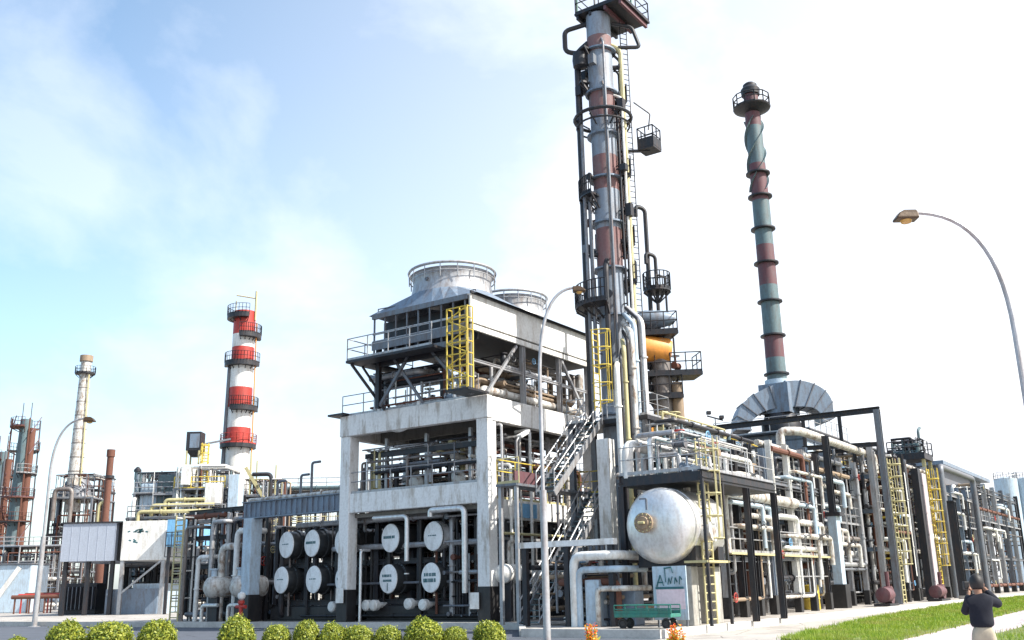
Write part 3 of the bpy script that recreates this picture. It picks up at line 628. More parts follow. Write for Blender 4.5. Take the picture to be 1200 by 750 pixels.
for k in range(16):
    a = R(rng.uniform(-110, 200)); z = dz(rng.uniform(60, 400)); x_, y_ = DU+math.cos(a)*1.15, DV+math.sin(a)*1.15
    m = MB(); m.box(x_-.16, x_+.16, y_-.16, y_+.16, z, z+rng.uniform(.3, .7)); m.bar((x_, y_, z+.2), (DU+math.cos(a)*rb, DV+math.sin(a)*rb, z+.2), .07); m.build('junction_box' if k % 2 else 'instrument', rng.choice(('dark', 'dark', 'steel', 'rust')), t)
for pz_, a0_, a1_ in ((118, -60, 60), (205, -70, 30), (285, -60, 60), (330, -80, 10)): ringplat(t, (DU, DV), dz(pz_), rb, rb+.6, a0_, a1_, hh=.9)
# deck round the foot of the column
t = T('column_platform', 'grated deck with rails around the column at the head of the stairs', 'platform', (d[0]+2, -4, d[2]))
MB().box(d[0], DU+.9, -6.9, -2.6, d[2]-.2, d[2]).build('deck', 'dark', t)
m = MB(); m.rail([(d[0], -3.6, d[2]), (d[0], -2.7, d[2]), (DU+.85, -2.7, d[2]), (DU+.85, -6.8, d[2]), (d[0]+.1, -6.8, d[2]), (d[0]+.1, -4.8, d[2])], 1.1); m.build('railing', 'galv', t)
for u in (d[0]+.2, DU+.7):
    for v in (-6.7, -2.8): MB().hbeam((u, v, AP), (u, v, d[2]-.2), .25, .25).build('post', 'steel', t)
for i, (r_, mt) in enumerate(((.13, 'white'), (.07, 'dark'), (.1, 'pyel'), (.08, 'dark'), (.14, 'lag'), (.12, 'paleb'), (.07, 'dark'), (.14, 'silver'))):
    u = DU-3.3+i*.38; top = d[2]+2.0+(i*.45 if i < 6 else 2.6); pipe(t, [(u, -6.4, AP+1), (u, -6.4, top), (DU-1.0+i*.12, -5.4, top+.9)], r_, mt, n=12)

# second, slimmer column with exchanger decks, right behind
SY = 49.; sx = pat(779, 500, SY); SU, SV = sx[0], sx[1]
def sz(py): return pat(784, py, SY)[2]
t = T('reboiler_tower', 'short brown column right of the tall one, with orange drum and broad decks', 'column', (SU, SV, AP))
m = MB(); m.lathe((SU, SV, 0), [(.52, AP), (.52, sz(400))], 28, mats=[0]); m.build('shell', 'dlag', t, True)
m = MB(); m.lathe((SU+.15, SV-.75, 0), [(.28, AP), (.28, sz(450))], 18); m.build('side_pipe', 'brown', t, True)
p0 = pat(750, 440, SY); 
for (x0, x1, py, w_) in ((752, 800, 440, 2.4), (752, 772, 392, 1.8), (760, 778, 466, 1)):
    A_ = pat(x0, py, SY); B_ = pat(x1, py, SY); z = A_[2]
    m = MB(); m.prism([(A_[0]-.9, A_[1]+.5), (A_[0]+.5, A_[1]+1.2), (B_[0]+.9, B_[1]-.2), (B_[0]-.2, B_[1]-1.2)], z-.18, z); p = m.build('platform', 'dark', t)
    m = MB(); m.rail([(A_[0]-.85, A_[1]+.5, z), (B_[0]-.2, B_[1]-1.15, z), (B_[0]+.85, B_[1]-.2, z)], 1.0, .03, .7); m.build('railing', 'dark', p)
    m = MB()
    for f_ in (.1, .5, .9): c_ = [A_[k]+(B_[k]-A_[k])*f_ for k in (0, 1)]; m.bar((c_[0], c_[1], z-.2), (SU, SV, z-1.3), .12)
    m.build('bracket', 'dark', p)
    for f_ in (.2, .55, .85): c_ = [A_[k]+(B_[k]-A_[k])*f_ for k in (0, 1)]; valve(t, (c_[0], c_[1], z+.45), (1,0,0), .13, rng.choice(('dark', 'rust', 'steel')), 'dark')
q0 = pat(747, 408, SY); q1 = pat(775, 412, SY)
m = MB(); m.lathe(q0, [(0, -.2), (.5, -.1), (.72, .12), (.72, 1.5), (.6, 1.7)], 26, Vector(q1)-Vector(q0)); m.build('orange_drum', 'orange', t, True)
q0 = pat(742, 374, SY); q1 = pat(792, 374, SY)
m = MB(); ax = Vector(q1)-Vector(q0); m.lathe(q0, [(.05, 0), (.32, .15), (.45, .6), (.45, ax.length*.7), (.25, ax.length*.95), (.05, ax.length)], 22, ax); m.build('accumulator', 'blueg', t, True)
for px, y0, y1, r_ in ((757, 245, 370, .12), (766, 300, 370, .1), (776, 325, 368, .06), (786, 395, 440, .05), (760, 385, 440, .08)):
    a_ = pat(px, y0, SY); b_ = pat(px+6, y1, SY); m = MB(); m.tube([(b_[0], b_[1], b_[2]), (b_[0], b_[1], a_[2]), (b_[0]-.5, b_[1]+.3, a_[2]+.1), (b_[0]-.5, b_[1]+.3, a_[2]-.5)], r_, 8); m.build('vent_pipe', 'dark', t, True)
ringplat(t, pat(770, 340, SY)[:2], sz(340), .05, .7, 0, 360, hh=.9)
q0 = pat(757, 500, SY); m = MB(); m.lathe((q0[0], q0[1], q0[2]-.6), [(.45, 0), (.45, 1.1), (.2, 1.3)], 20); m.build('motor', 'orange', t, True)
for k, (px, mt) in enumerate(((778, 'pyel'), (790, 'dlag'))): q0 = pat(px, 505, SY-1); valve(t, q0, (1,0,0), .22, mt, 'pyel')
MB().box(SU-2, SU+1.6, SV-1.8, SV+1.2, sz(520)-.15, sz(520)).build('deck', 'steel', t)
for u in (-1.8, 1.4):
    for v in (-1.6, 1): MB().bar((SU+u, SV+v, AP), (SU+u, SV+v, sz(520)-.15), .2).build('post', 'steel', t)

# ---------------- tall chimney with furnace
CY = 75.; cb = pat(913, 470, CY); KU, KV = cb[0], cb[1]
def cz(py): return pat(913-(470-py)*.085, py, CY)[2]
t = T('chimney', 'tall slender flue stack with faded red and grey-green bands right of the columns', 'chimney', (KU, KV, 8))
bl = [(500, 0), (450, 0), (420, 1), (392, 0), (335, 1), (288, 0), (236, 1), (193, 0), (149, 1), (130, 1), (112, 2), (100, 2)]
prof = []; mats = []
for i, (py, k) in enumerate(bl):
    z = cz(py); f = i/len(bl); prof.append((.78-.22*f, z)); mats.append(k)
prof.append((.4, cz(98))); 
mats = [bl[i][1] for i in range(len(bl))]
m = MB(); m.lathe((KU, KV, 0), prof, 28, mats=mats); m.build('shaft', ['teal', 'maroon', 'dark'], t, True)
for py in (580-40, 525-30, 480, 440, 395, 355, 310, 270, 232, 205):
    z = cz(py); m = MB(); m.lathe((KU, KV, z), [(.8, 0), (.98, .03), (.98, .14), (.8, .17)], 28); m.build('flange', 'dark', t, True)
z = cz(127); m = MB(); m.lathe((KU, KV, z), [(.6, -.5), (1.5, -.1), (1.55, 0), (.6, .02)], 28); m.build('platform', 'dark', t, True)
m = MB(); m.rail([(KU+math.cos(a)*1.5, KV+math.sin(a)*1.5, z) for a in np.linspace(0, 2*math.pi, 13)], 1.0, .05, 3); m.build('railing', 'dark', t)
m = MB(); m.lathe((KU, KV, cz(112)), [(.75, 0), (.8, .5), (.5, .9)], 24); m.build('cap', 'dark', t, True)
for k in range(3):   # helical wind strakes
    m = MB(); pts_i = []; pts_o = []
    for i in range(25):
        f = i/24; a = f*2*math.pi*.9+k*2*math.pi/3; zz = cz(225)+(cz(140)-cz(225))*f
        pts_i.append((KU+math.cos(a)*.55, KV+math.sin(a)*.55, zz)); pts_o.append((KU+math.cos(a)*.85, KV+math.sin(a)*.85, zz))
    n = 25; up_ = [(p[0], p[1], p[2]+.05) for p in pts_i+pts_o]
    m.add(pts_i+pts_o+up_, [(i, i+1, n+i+1, n+i) for i in range(n-1)]+[(2*n+i, 3*n+i, 3*n+i+1, 2*n+i+1) for i in range(n-1)]+[(n+i, n+i+1, 3*n+i+1, 3*n+i) for i in range(n-1)]); m.build('strake', 'teal', t)
m = MB(); m.tube([(KU+.7, KV-.5, cz(470)), (KU+.55, KV-.45, cz(130))], .06, 6); m.build('conduit', 'dark', t)
t = T('furnace', 'pale blue furnace with arched flue duct around the chimney foot', 'furnace', (KU, KV, AP))
def cpt(px, py): q = pat(px, py, CY); return q
base = pat(916, 480, CY); dirx = (np.array(pat(960, 480, CY))-np.array(base)); dirx /= np.linalg.norm(dirx); diry = np.array([-dirx[1], dirx[0], 0])
pin = [(877, 506), (877, 498), (884, 489), (894, 484), (906, 481), (916, 480), (928, 479), (940, 479), (950, 481), (958, 488), (960, 497)]
pout = [(860, 506), (861, 490), (867, 476), (880, 465), (898, 456), (916, 450), (934, 449), (950, 453), (963, 461), (971, 474), (973, 492)]
def dense(P_):
    P_ = np.array(P_, float); t_ = np.linspace(0, len(P_)-1, 31); k_ = np.clip(t_.astype(int), 1, len(P_)-3); o_ = []
    for tt, kk in zip(t_, k_):
        f_ = tt-kk; p0, p1, p2, p3 = P_[kk-1], P_[kk], P_[kk+1], P_[kk+2]
        if f_ < 0: o_.append(p1+(p0-p1)*(-f_)); continue
        if f_ > 1: o_.append(p2+(p3-p2)*(f_-1)); continue
        o_.append(.5*((2*p1)+(-p0+p2)*f_+(2*p0-5*p1+4*p2-p3)*f_**2+(-p0+3*p1-3*p2+p3)*f_**3))
    return o_
A_ = [np.array(cpt(*p)) for p in dense(pin)]; B_ = [np.array(cpt(*p)) for p in dense(pout)]; vs = []
for a, b in zip(A_, B_): vs += [a-diry*1.0, a+diry*1.0, b+diry*1.0, b-diry*1.0]
n = len(A_); m = MB(); m.add(vs, [(i*4+j, i*4+(j+1)%4, i*4+4+(j+1)%4, i*4+4+j) for i in range(n-1) for j in range(4)]+[(3,2,1,0), ((n-1)*4, (n-1)*4+1, (n-1)*4+2, (n-1)*4+3)]); du = m.build('flue_duct', 'blueg', t, True)
m = MB()
for i in range(0, n, 3):
    q = [Vector(vs[i*4+j]) for j in range(4)]; c_ = sum(q, Vector())/4; q = [c_+(x-c_)*1.04 for x in q]
    for j in range(4): m.bar(q[j], q[(j+1)%4], .07)
m.build('duct_ribs', 'steel', du)
bw = MB(); bw.lathe((KU, KV, 0), [(.95, cz(500)), (.95, cz(446))], 20); bw.build('breeching', 'paleb', t, True)
bw = MB(); bw.box(KU-1.15, KU+1.15, KV-1.15, KV+1.15, cz(486), cz(452)); bw.build('breeching_box', 'blueg', t)
m = MB(); a_ = cz(486); m.lathe((KU, KV, 0), [(1.0, cz(516)), (1.5, cz(506)), (1.5, cz(498)), (1.3, cz(492)), (1.2, a_)], 24); m.build('stack_base', 'dark', t, True)
hz_ = cz(513); MB().box(KU+4.1, KU+12, KV-2.6, KV+2.6, AP+4, hz_-1).build('convection_box', 'blueg', t, bevel=.05); MB().box(KU-4, KU+4, KV-3, KV+3, AP+3, hz_-.2).build('firebox', 'paleb', t, bevel=.05)
m = MB()
for z in np.arange(4, hz_-.5, 1.5): m.box(KU-4.08, KU+4.08, KV-3.08, KV+3.08, z, z+.12)
for u in (-4, -2, 0, 2, 4): m.box(KU+u-.08, KU+u+.08, KV-3.1, KV+3.1, AP+3, hz_-.3)
m.build('wall_ribs', 'blueg', t)
for u in (-3.8, 3.8):
    for v in (-2.8, 2.8): MB().bar((KU+u, KV+v, AP), (KU+u, KV+v, AP+3.1), .4).build('leg', 'conc', t)
m = MB(); m.rail([(KU-4.6, KV+3.6, hz_-.2), (KU-4.6, KV-3.6, hz_-.2), (KU+4.6, KV-3.6, hz_-.2)], 1.1); m.build('railing', 'galv', t)
MB().box(KU-4.7, KU+4.7, KV-3.7, KV+3.7, hz_-.32, hz_-.2).build('roof_deck', 'dark', t)

# ---------------- horizontal vessel at the front
VY = 36.; vc = pat(766, 615, VY); r_ = 1.36
t = T('horizontal_vessel', 'large silver horizontal tank with round brown manhole in its domed end', 'vessel', (vc[0], vc[1], AP))
m = MB(); prof = [(.001, -.0)] + [(r_*math.sin(a), .55*(1-math.cos(a))) for a in np.linspace(.12, math.pi/2, 10)] + [(r_, .9), (r_*1.015, .91), (r_*1.015, .97), (r_, .98), (r_, 2.2), (r_*1.015, 2.21), (r_*1.015, 2.27), (r_, 2.28), (r_, 3.4), (r_*.8, 3.85), (.01, 4.05)]
m.lathe(vc, prof, 56, (1,0,0)); m.build('shell', 'silver', t, True)
mc = onu(757, 613, vc[0]-.02)
m = MB(); m.lathe((vc[0]-.28, mc[1], mc[2]), [(.0, -.06), (.22, -.05), (.24, .0), (.36, .02), (.36, .12), (.27, .14), (.27, .5)], 24, (1,0,0)); h = m.build('manhole', 'brown', t, True)
m = MB()
for i in range(12): a = i*math.pi/6; m.lathe((vc[0]-.3, mc[1]+math.cos(a)*.31, mc[2]+math.sin(a)*.31), [(.025, 0), (.035, .2)], 6, (1,0,0))
m.tube([(vc[0]-.4, mc[1]-.12, mc[2]), (vc[0]-.4, mc[1]+.12, mc[2])], .05, 8); m.build('bolts', 'pyel', h)
m = MB(); m.bar((vc[0]-.2, mc[1]-.15, mc[2]+.45), (vc[0]-.2, mc[1]-.15, mc[2]+.85), .06); m.bar((vc[0]-.2, mc[1]-.15, mc[2]+.85), (vc[0]-.25, mc[1]+.1, mc[2]+.85), .05); m.build('davit', 'steel', t)
m = MB()
for i in range(24): a = i*math.pi/12; m.bar((vc[0]+.12, vc[1]+math.cos(a)*.72, vc[2]+math.sin(a)*.72), (vc[0]+.53, vc[1]+math.cos(a)*1.34, vc[2]+math.sin(a)*1.34), .02, .012)
m.build('cladding_seams', 'galv', t)
sgn = MB(); sgn.lathe((vc[0]+1.3, vc[1]-.9, vc[2]-.35), [(.3, 0), (.3, .75), (.36, .76), (.36, .82)], 18, (0, -1, .1)); sgn.build('side_nozzle', 'lag', t, True)
for u in (.9, 2.9):
    MB().box(vc[0]+u, vc[0]+u+.5, vc[1]-1.15, vc[1]+1.15, vc[2]-r_-.1, vc[2]-.75).build('saddle', 'dark', t)
    MB().box(vc[0]+u-.05, vc[0]+u+.55, vc[1]-.95, vc[1]+.35, AP, vc[2]-r_-.1).build('plinth', 'concgrey', t, bevel=.03)
m = MB(); m.tube([(vc[0]+3, vc[1], vc[2]+1.3), (vc[0]+3, vc[1], vc[2]+2.2), (vc[0]+3, vc[1]+3, vc[2]+2.2)], .14, 10); m.build('top_pipe', 'lag', t, True)
t = T('vessel_shelter', 'dark steel canopy frame over the silver horizontal tank', 'steel frame', (vc[0]+2, vc[1], AP))
tz = vc[2]+1.52
MB().box(vc[0]+.7, vc[0]+8, vc[1]-1.7, vc[1]+1.7, tz, tz+.35).build('deck', 'dark', t)
for v in (-1.65, 1.65): MB().hbeam((vc[0]+.65, vc[1]+v, tz+.25), (vc[0]+8, vc[1]+v, tz+.25), .2, .3).build('beam', 'dark', t)
for u, v in ((.8, 1.65), (4.9, -1.65), (4.9, 1.65), (7.9, -1.65), (7.9, 1.65)): MB().hbeam((vc[0]+u, vc[1]+v, AP), (vc[0]+u, vc[1]+v, tz), .22, .22).build('post', 'dark', t)
m = MB(); m.rail([(vc[0]+8, vc[1]-1.65, tz+.4), (vc[0]+.7, vc[1]-1.65, tz+.4), (vc[0]+.7, vc[1]+1.65, tz+.4)], 1.05, .022); m.build('railing', 'galv', t)
cluster(t, (vc[0]+1, vc[0]+7.5, vc[1]-1.3, vc[1]+1.3, tz+.2, tz+1.9), 18, 51, ['lag', 'white', 'silver', 'galv', 'teal'], valves=6)
pipe(t, [(vc[0]+.9, vc[1]+1.4, tz+.3), (vc[0]+.9, vc[1]+1.4, tz+1.6), (vc[0]+7, vc[1]+1.4, tz+1.6)], .22, 'white', n=14)
la = pat(823, 560, VY+.6)
t = T('access_ladder', 'long rust-tinted ladder with hand rails at the right end of the silver tank', 'ladder', (la[0], la[1], AP))
m = MB(); m.ladder((la[0], la[1], AP), la[2]+1.2, .55, (1, -.3, 0), .04, 3.0, (-.3, -1, 0)); m.build('ladder', 'pyel', t)
lb = pat(822, 657, VY+.3)
MB().box(lb[0]-.6, lb[0]+1.4, lb[1]-.5, lb[1]+.4, lb[2]-.08, lb[2]).build('rest_platform', 'pyel', t)
for u in (-.5, 1.3):
    MB().bar((lb[0]+u, lb[1]-.45, AP), (lb[0]+u, lb[1]-.45, lb[2]+3), .1).build('post', 'dark', t)
# sign board under the tank
sb = [pat(x, y, VY-.8) for x, y in ((766, 664), (803, 664), (803, 716))]
s0 = np.array(onu(764, 664, vc[0]-.5)); s1 = np.array(onu(803, 664, vc[0]-.5)); zl = onu(783, 714, vc[0]-.5)[2]; zh = s0[2]; U = vc[0]-.5
va, vb = s0[1], s1[1]; 
t = T('sign_board', 'white notice board with dark brush lettering above a pink panel, under the tank', 'sign', (U, (va+vb)/2, AP))
MB().box(U, U+.06, vb, va, zl-.35, zh).build('board', 'paleb', t)
zm = zl+(zh-zl)*.46
MB().box(U-.012, U-.002, vb+.08, va-.12, zl+.0, zm).build('pink_panel', 'pink', t)
m = MB(); wv = va-vb; X = U-.02
def stroke(a, b, w_=.05): m.bar((X, va-a[0]*wv, zm+a[1]*(zh-zm)), (X, va-b[0]*wv, zm+b[1]*(zh-zm)), .012, w_)
for a_, b_ in (((.12, .12), (.24, .62)), ((.24, .62), (.33, .15)), ((.14, .3), (.32, .3)), ((.38, .95), (.4, .3)), ((.36, .9), (.58, .95)), ((.58, .95), (.62, .7)), ((.46, .2), (.5, .5)), ((.5, .5), (.54, .24)), ((.54, .24), (.6, .55)), ((.66, .22), (.68, .5)), ((.68, .5), (.74, .3)), ((.8, .2), (.82, .55)), ((.82, .55), (.88, .4))): stroke(a_, b_, .045)
stroke((.08, .06), (.92, .06), .07); m.build('lettering', 'ink', t)
for k in (vb+.1, va-.1): MB().bar((U+.1, k, AP), (U+.1, k, zl), .06).build('post', 'steel', t)
# green tool trolley
g0 = pat(727, 735, VY-.8); 
gu, gv0 = onu(727, 722, vc[0]-1.3)[0], onu(727, 722, vc[0]-1.3)[1]; gv1 = onu(793, 722, vc[0]-1.3)[1]
t = T('tool_trolley', 'low green flat trolley parked in front of the notice board', 'trolley', (gu, (gv0+gv1)/2, AP), )
MB().box(gu-.45, gu+.35, gv1, gv0, .62, .74).build('tray', 'green', t, bevel=.02)
m = MB(); m.rail([(gu-.42, gv0, .72), (gu-.42, gv1, .72)], .3, .02, .45); m.rail([(gu+.3, gv0, .72), (gu+.3, gv1, .72)], .3, .02, .45); m.build('side_rail', 'green', t)
for v in (gv0-.25, gv1+.25):
    for u in (-.3, .2):
        m = MB(); m.ring((gu+u, v, .25+.17), .14, .04, 18, (1,0,0)); m.lathe((gu+u-.03, v, .42), [(.1, 0), (.1, .06)], 12, (1,0,0)); m.build('wheel', 'black', t, True)
# white elbow piping left of the tank
t = T('elbow_piping', 'white right-angled pipes on short posts left of the silver tank', 'piping', (vc[0]-2, vc[1]+4, AP))
e0 = onu(672, 652, vc[0]); 
for px0, px1, py, r2, mt in ((672, 728, 652, .17, 'white'), (678, 735, 668, .12, 'paleb'), (700, 740, 690, .1, 'lag')):
    a_ = onu(px0, py, vc[0]-.2); b_ = onu(px1, py, vc[0]-.2); pipe(t, [(a_[0], a_[1], AP), (a_[0], a_[1], a_[2]), (b_[0], b_[1]+.3, a_[2]), (b_[0]+2, b_[1]+.3, a_[2])], r2, mt, n=14)
MB().box(e0[0]-.1, e0[0]+.5, e0[1]-1.1, e0[1]-.5, AP, 1.9).build('cabinet', 'paleb', t, bevel=.03)
MB().box(e0[0]+.6, e0[0]+1.3, e0[1]-2.2, e0[1]-.4, AP, 1.5).build('tank', 'blueg', t, bevel=.05)
cluster(t, (vc[0]+.2, vc[0]+3.2, vc[1]+1.7, vc[1]+5.4, .5, 2.6), 30, 61, ['white', 'lag', 'dark', 'steel', 'dlag', 'silver', 'brown'], valves=8)
for k in range(7): MB().bar((vc[0]+.4+k*.4, vc[1]+1.8+k*.5, AP), (vc[0]+.4+k*.4, vc[1]+1.8+k*.5, 3.2), .12).build('post', rng.choice(('dark', 'steel')), t)
MB().bar((vc[0], vc[1]+1.6, 3.25), (vc[0], vc[1]+5.8, 3.25), .3, .22).build('beam', 'conc', t)
for k in range(3): MB().bar((vc[0], vc[1]+1.8+k*1.9, AP), (vc[0], vc[1]+1.8+k*1.9, 3.14), .2).build('pedestal', 'dark', t)

# ---------------- mid-height piping between column and tank
t = T('manifold_piping', 'bright tangle of pipes and valves between the tall column and silver tank', 'piping', (DU, -7.5, AP))
for u in np.linspace(DU-2.2, DU+7, 6):
    for v in (-8.4, -6.9): MB().hbeam((u, v, AP), (u, v, 7.6), .18, .18).build('post', rng.choice(('galv', 'white', 'blueg')), t)
for z in (5.4, 7.6):
    for v in (-8.4, -6.9): MB().hbeam((DU-2.2, v, z), (DU+7, v, z), .18, .2).build('beam', 'galv', t)
cluster(t, (DU-2, DU+7, -8.4, -7, 5.4, 8.6), 44, 71, ['white', 'lag', 'silver', 'galv', 'teal', 'paleb'], valves=10, vbias=.4)
m = MB(); m.rail([(DU-2.2, -8.5, 5.5), (DU+7, -8.5, 5.5)], 1.05); m.build('railing', 'pyel', t)

# ---------------- pipe rack modules along the front line, running away to the right
def rack(label, u0, u1, v0, v1, levels, nb, seed, pm, postmats, zt, npipes=5, ncl=20, fat=0, postw=.28, base=True, rail=None, cat='pipe rack'):
    t = T('pipe_rack', label, cat, ((u0+u1)/2, v0, AP), group='pipe racks in line along the verge')
    q = random.Random(seed)
    us = [u0+(u1-u0)*i/(nb-1) for i in range(nb)]
    for u in us:
        for v in (v0, v1):
            p = MB().hbeam((u, v, 1.1 if base else AP), (u, v, zt), postw, postw, .04).build('post', q.choice(postmats), t)
            if base: MB().box(u-postw*.62, u+postw*.62, v-postw*.62, v+postw*.62, AP, 1.1).build('footing', 'black', p, bevel=.02)
        for z in levels: MB().hbeam((u, v0, z), (u, v1, z), .2, .26).build('cross_beam', q.choice(('steel', 'dark', 'blueg')), t)
    for z in levels[::2]:
        MB().hbeam((u0, v0, z-.02), (u1, v0, z-.02), .16, .22).build('side_beam', q.choice(('steel', 'galv')), t)
    for z in levels:
        for k in range(npipes):
            v = v0+.25+(v1-v0-.5)*(k+q.random()*.6)/npipes; r2 = q.choice((.05, .07, .1, .14, .18)); e = q.random()
            a_ = u0-q.uniform(0, .8); b_ = u1+q.uniform(0, .8); zz = z+.13+r2
            pts = [(a_, v, zz), (b_, v, zz)]
            if e < .35: pts = [(a_, v, max(AP, zz-q.uniform(1, 2.5)))]+pts
            elif e < .55: pts = pts+[(b_, v, zz+q.uniform(.5, 1.5))]
            pipe(t, pts, r2, q.choice(pm), n=10)
    cluster(t, (u0, u1, v0-.1, (v0+v1)/2, 1.0, zt-.4), ncl, seed+1, pm, valves=9, vbias=.6, thin=.6)
    for z in (levels[1], ): m = MB(); m.rail([(u0, v0-.1, z), (u1, v0-.1, z)], 1.05, .025, 1.1); m.build('railing', 'galv', t)
    for k in range(fat):
        z = q.uniform(3.2, zt-.5); v = v0-.15-.25*(k % 2); a_ = u0+q.uniform(0, .5*(u1-u0)); b_ = min(u1, a_+q.uniform(2, 5)); r2 = q.uniform(.08, .15)
        pipe(t, [(a_, v+.9, z+q.uniform(-1, 1)), (a_, v+.9, z), (a_, v, z), (b_, v, z), (b_, v, z-q.uniform(.6, 2))], r2, q.choice(('lag', 'white', 'silver', 'lag', 'paleb')), n=12)
        if k % 2: valve(t, ((a_+b_)/2, v, z), (1,0,0), r2*.9, 'steel', 'dark', (0,-1,.3))
    MB().box(u0+.3, u1-.3, v1-1.5, v1-.2, AP, 2.4).build('equipment_skid', 'dark', t, bevel=.05)
    if rail: m = MB(); m.rail([(u0, v0-.2, rail[0]), (u1, v0-.2, rail[0])], 1.05); m.build('railing', rail[1], t); MB().box(u0, u1, v0-.35, v0+.6, rail[0]-.09, rail[0]).build('walkway', 'pyel', t)
    return t
PB = ['lag', 'white', 'silver', 'dark', 'dlag', 'brown', 'dark', 'steel']
rack('pipe rack with yellow-railed walkway right beside the ladder of the silver tank', 3.8, 9.2, -9.6, -6.2, [2.7, 5.3, 6.9], 4, 101, PB, ['dark', 'blueg', 'galv'], 7.9, rail=(2.95, 'galv'), ncl=40, fat=7)
rack('pipe rack module with black piers, second from the silver tank', 10.2, 17.2, -9.6, -5.6, [2.8, 4.6, 6.4, 8.0], 4, 103, PB, ['dark', 'galv', 'white'], 8.4, ncl=40, rail=(2.95, 'galv'), fat=9)
# fat pale pipe along the rack front
m = MB(); a_ = onv(846, 583, -9.9); b_ = onv(940, 594, -9.9)
m.tube([(a_[0], -9.9, 2.9), (a_[0], -9.9, 5.45), (a_[0]+9.5, -9.9, 5.45), (a_[0]+9.5, -8.6, 5.45)], .24, 16)
for u in (2, 4, 6, 8): m.lathe((a_[0]+u, -9.9, 5.45), [(.265, 0), (.265, .06)], 16, (1,0,0))
S('lagged_pipe', m, 'lag', 'fat pale lagged pipe bending along the front of the first racks', 'pipe', (a_[0], -9.9, AP))
# tall post with dark upper half
pz = onv(967, 515, -9.4)
t = T('gantry_mast', 'tall mast, black steel above and pale below, in front of the racks', 'mast', (pz[0]-.3, -9.4, AP))
MB().hbeam((pz[0], -9.4, 5.2), (pz[0], -9.4, pz[2]+.2), .34, .34, .05).build('upper_post', 'dark', t)
MB().box(pz[0]-.35, pz[0]+.35, -9.65, -9.15, 1.5, 5.2).build('lower_post', 'paleb', t, bevel=.02)
MB().box(pz[0]-.42, pz[0]+.42, -9.8, -9.0, AP, 1.5).build('footing', 'black', t, bevel=.02)
MB().box(pz[0]-.4, pz[0]+.4, -9.9, -8.9, 5.2, 5.4).build('cap_plate', 'dark', t)
rack('pipe rack with bright upper pipes behind the black and pale mast', 18.6, 28.0, -8.6, -4.2, [3.0, 5.0, 6.8, 8.4], 4, 105, PB, ['galv', 'white', 'blueg'], 9.0, ncl=34, fat=7)
# portal gantry
gu = 28.; gt = onu(1027, 480, gu); gf = onu(822, 506, gu)
t = T('portal_gantry', 'dark steel portal whose long top beam spans from the racks towards the chimney', 'gantry', (gu, gt[1], AP))
MB().hbeam((gu, gt[1], AP), (gu, gt[1], gt[2]), .36, .36, .05).build('post', 'steel', t)
MB().hbeam((gu, gf[1], AP), (gu, gf[1], gt[2]), .4, .4, .06).build('post', 'dark', t)
MB().hbeam((gu, gt[1]-.2, gt[2]), (gu, gf[1]+.2, gt[2]), .3, .36, .05).build('top_beam', 'dark', t)
MB().hbeam((gu, gt[1], gt[2]-2.2), (gu, gt[1]+5, gt[2]-2.0), .22, .28, .04).build('lower_beam', 'dark', t)
for v in (gt[1]+2.4, gt[1]+4.8): MB().hbeam((gu, v, gt[2]-2.0), (gu, v, gt[2]), .2, .2).build('hanger', 'dark', t)
m = MB(); a_ = onv(905, 503, -8.2); m.tube([(16.6, -8.0, 9.0), (16.6, -8.0, 9.75), (17.2, -8.9, 9.75), (gu+4, -8.9, 9.75), (gu+4, -8.9, 8.6)], .24, 14)
S('lagged_pipe', m, 'lag', 'long pale pipe sloping out of the black mast towards the portal', 'pipe', (16.6, -8, 8.6))
# round fan drum + yellow gallery around u 20
t = T('gallery', 'yellow gallery rails above the racks in front of the furnace', 'walkway', (20, -3, 8))
m = MB(); m.rail([(10, -5.0, 8.7), (20, -5.0, 8.7), (28, -3.9, 8.7)], 1.0, .05); m.build('railing', 'yellow', t); MB().box(10, 28, -5.1, -3.8, 8.6, 8.7).build('deck', 'yellow', t)
for u in (10.5, 19, 27.5): MB().bar((u, -4, AP), (u, -4, 8.6), .2).build('post', 'galv', t)
m = MB(); m.rail([(3, -7.5, 8.1), (10, -7.5, 8.1)], 1.0, .05); m.build('railing', 'pyel', t)
rack('tall pipe rack on pink-grey posts just right of the dark portal', 29.6, 37.5, -9.3, -4.8, [3.6, 6.0, 8.2, 10.0], 4, 107, PB, ['galv', 'dark', 'maroon'], 10.4, ncl=40, postw=.34, fat=5)
# valve platform on top
za = onv(1035, 528, -8.5)
t = T('valve_platform', 'dark railed platform crowded with valves on top of the rack right of the portal', 'platform', (32, -8, 10.4))
u_a = onv(1040, 530, -6.2)[0]; u_b = onv(1068, 530, -9)[0]; hz = onv(1052, 530, -8)[2]; u_b = max(u_b, u_a+3)
MB().box(u_a, u_b, -9, -6, hz-.15, hz+.25).build('deck', 'dark', t)
m = MB(); m.rail([(u_a, -6.2, hz+.25), (u_a, -9, hz+.25), (u_b, -9, hz+.25), (u_b, -6.2, hz+.25)], 1.1, .05); m.build('railing', 'dark', t)
cluster(t, (u_a+.3, u_b-.3, -8.5, -6.5, hz+.3, hz+1.6), 30, 111, ['dark', 'steel', 'teal', 'blueg'], valves=9)
m = MB(); m.tube([(u_a+3.5, -8, hz), (u_a+3.5, -8, hz+2.6), (u_a+4.3, -8, hz+2.9)], .12, 8); m.build('vent_pipe', 'teal', t)
for u in (u_a+.4, u_b-.4):
    for v in (-8.8, -6.2): MB().hbeam((u, v, AP), (u, v, hz-.15), .25, .25).build('post', 'pyel' if v < -8 else 'steel', t)
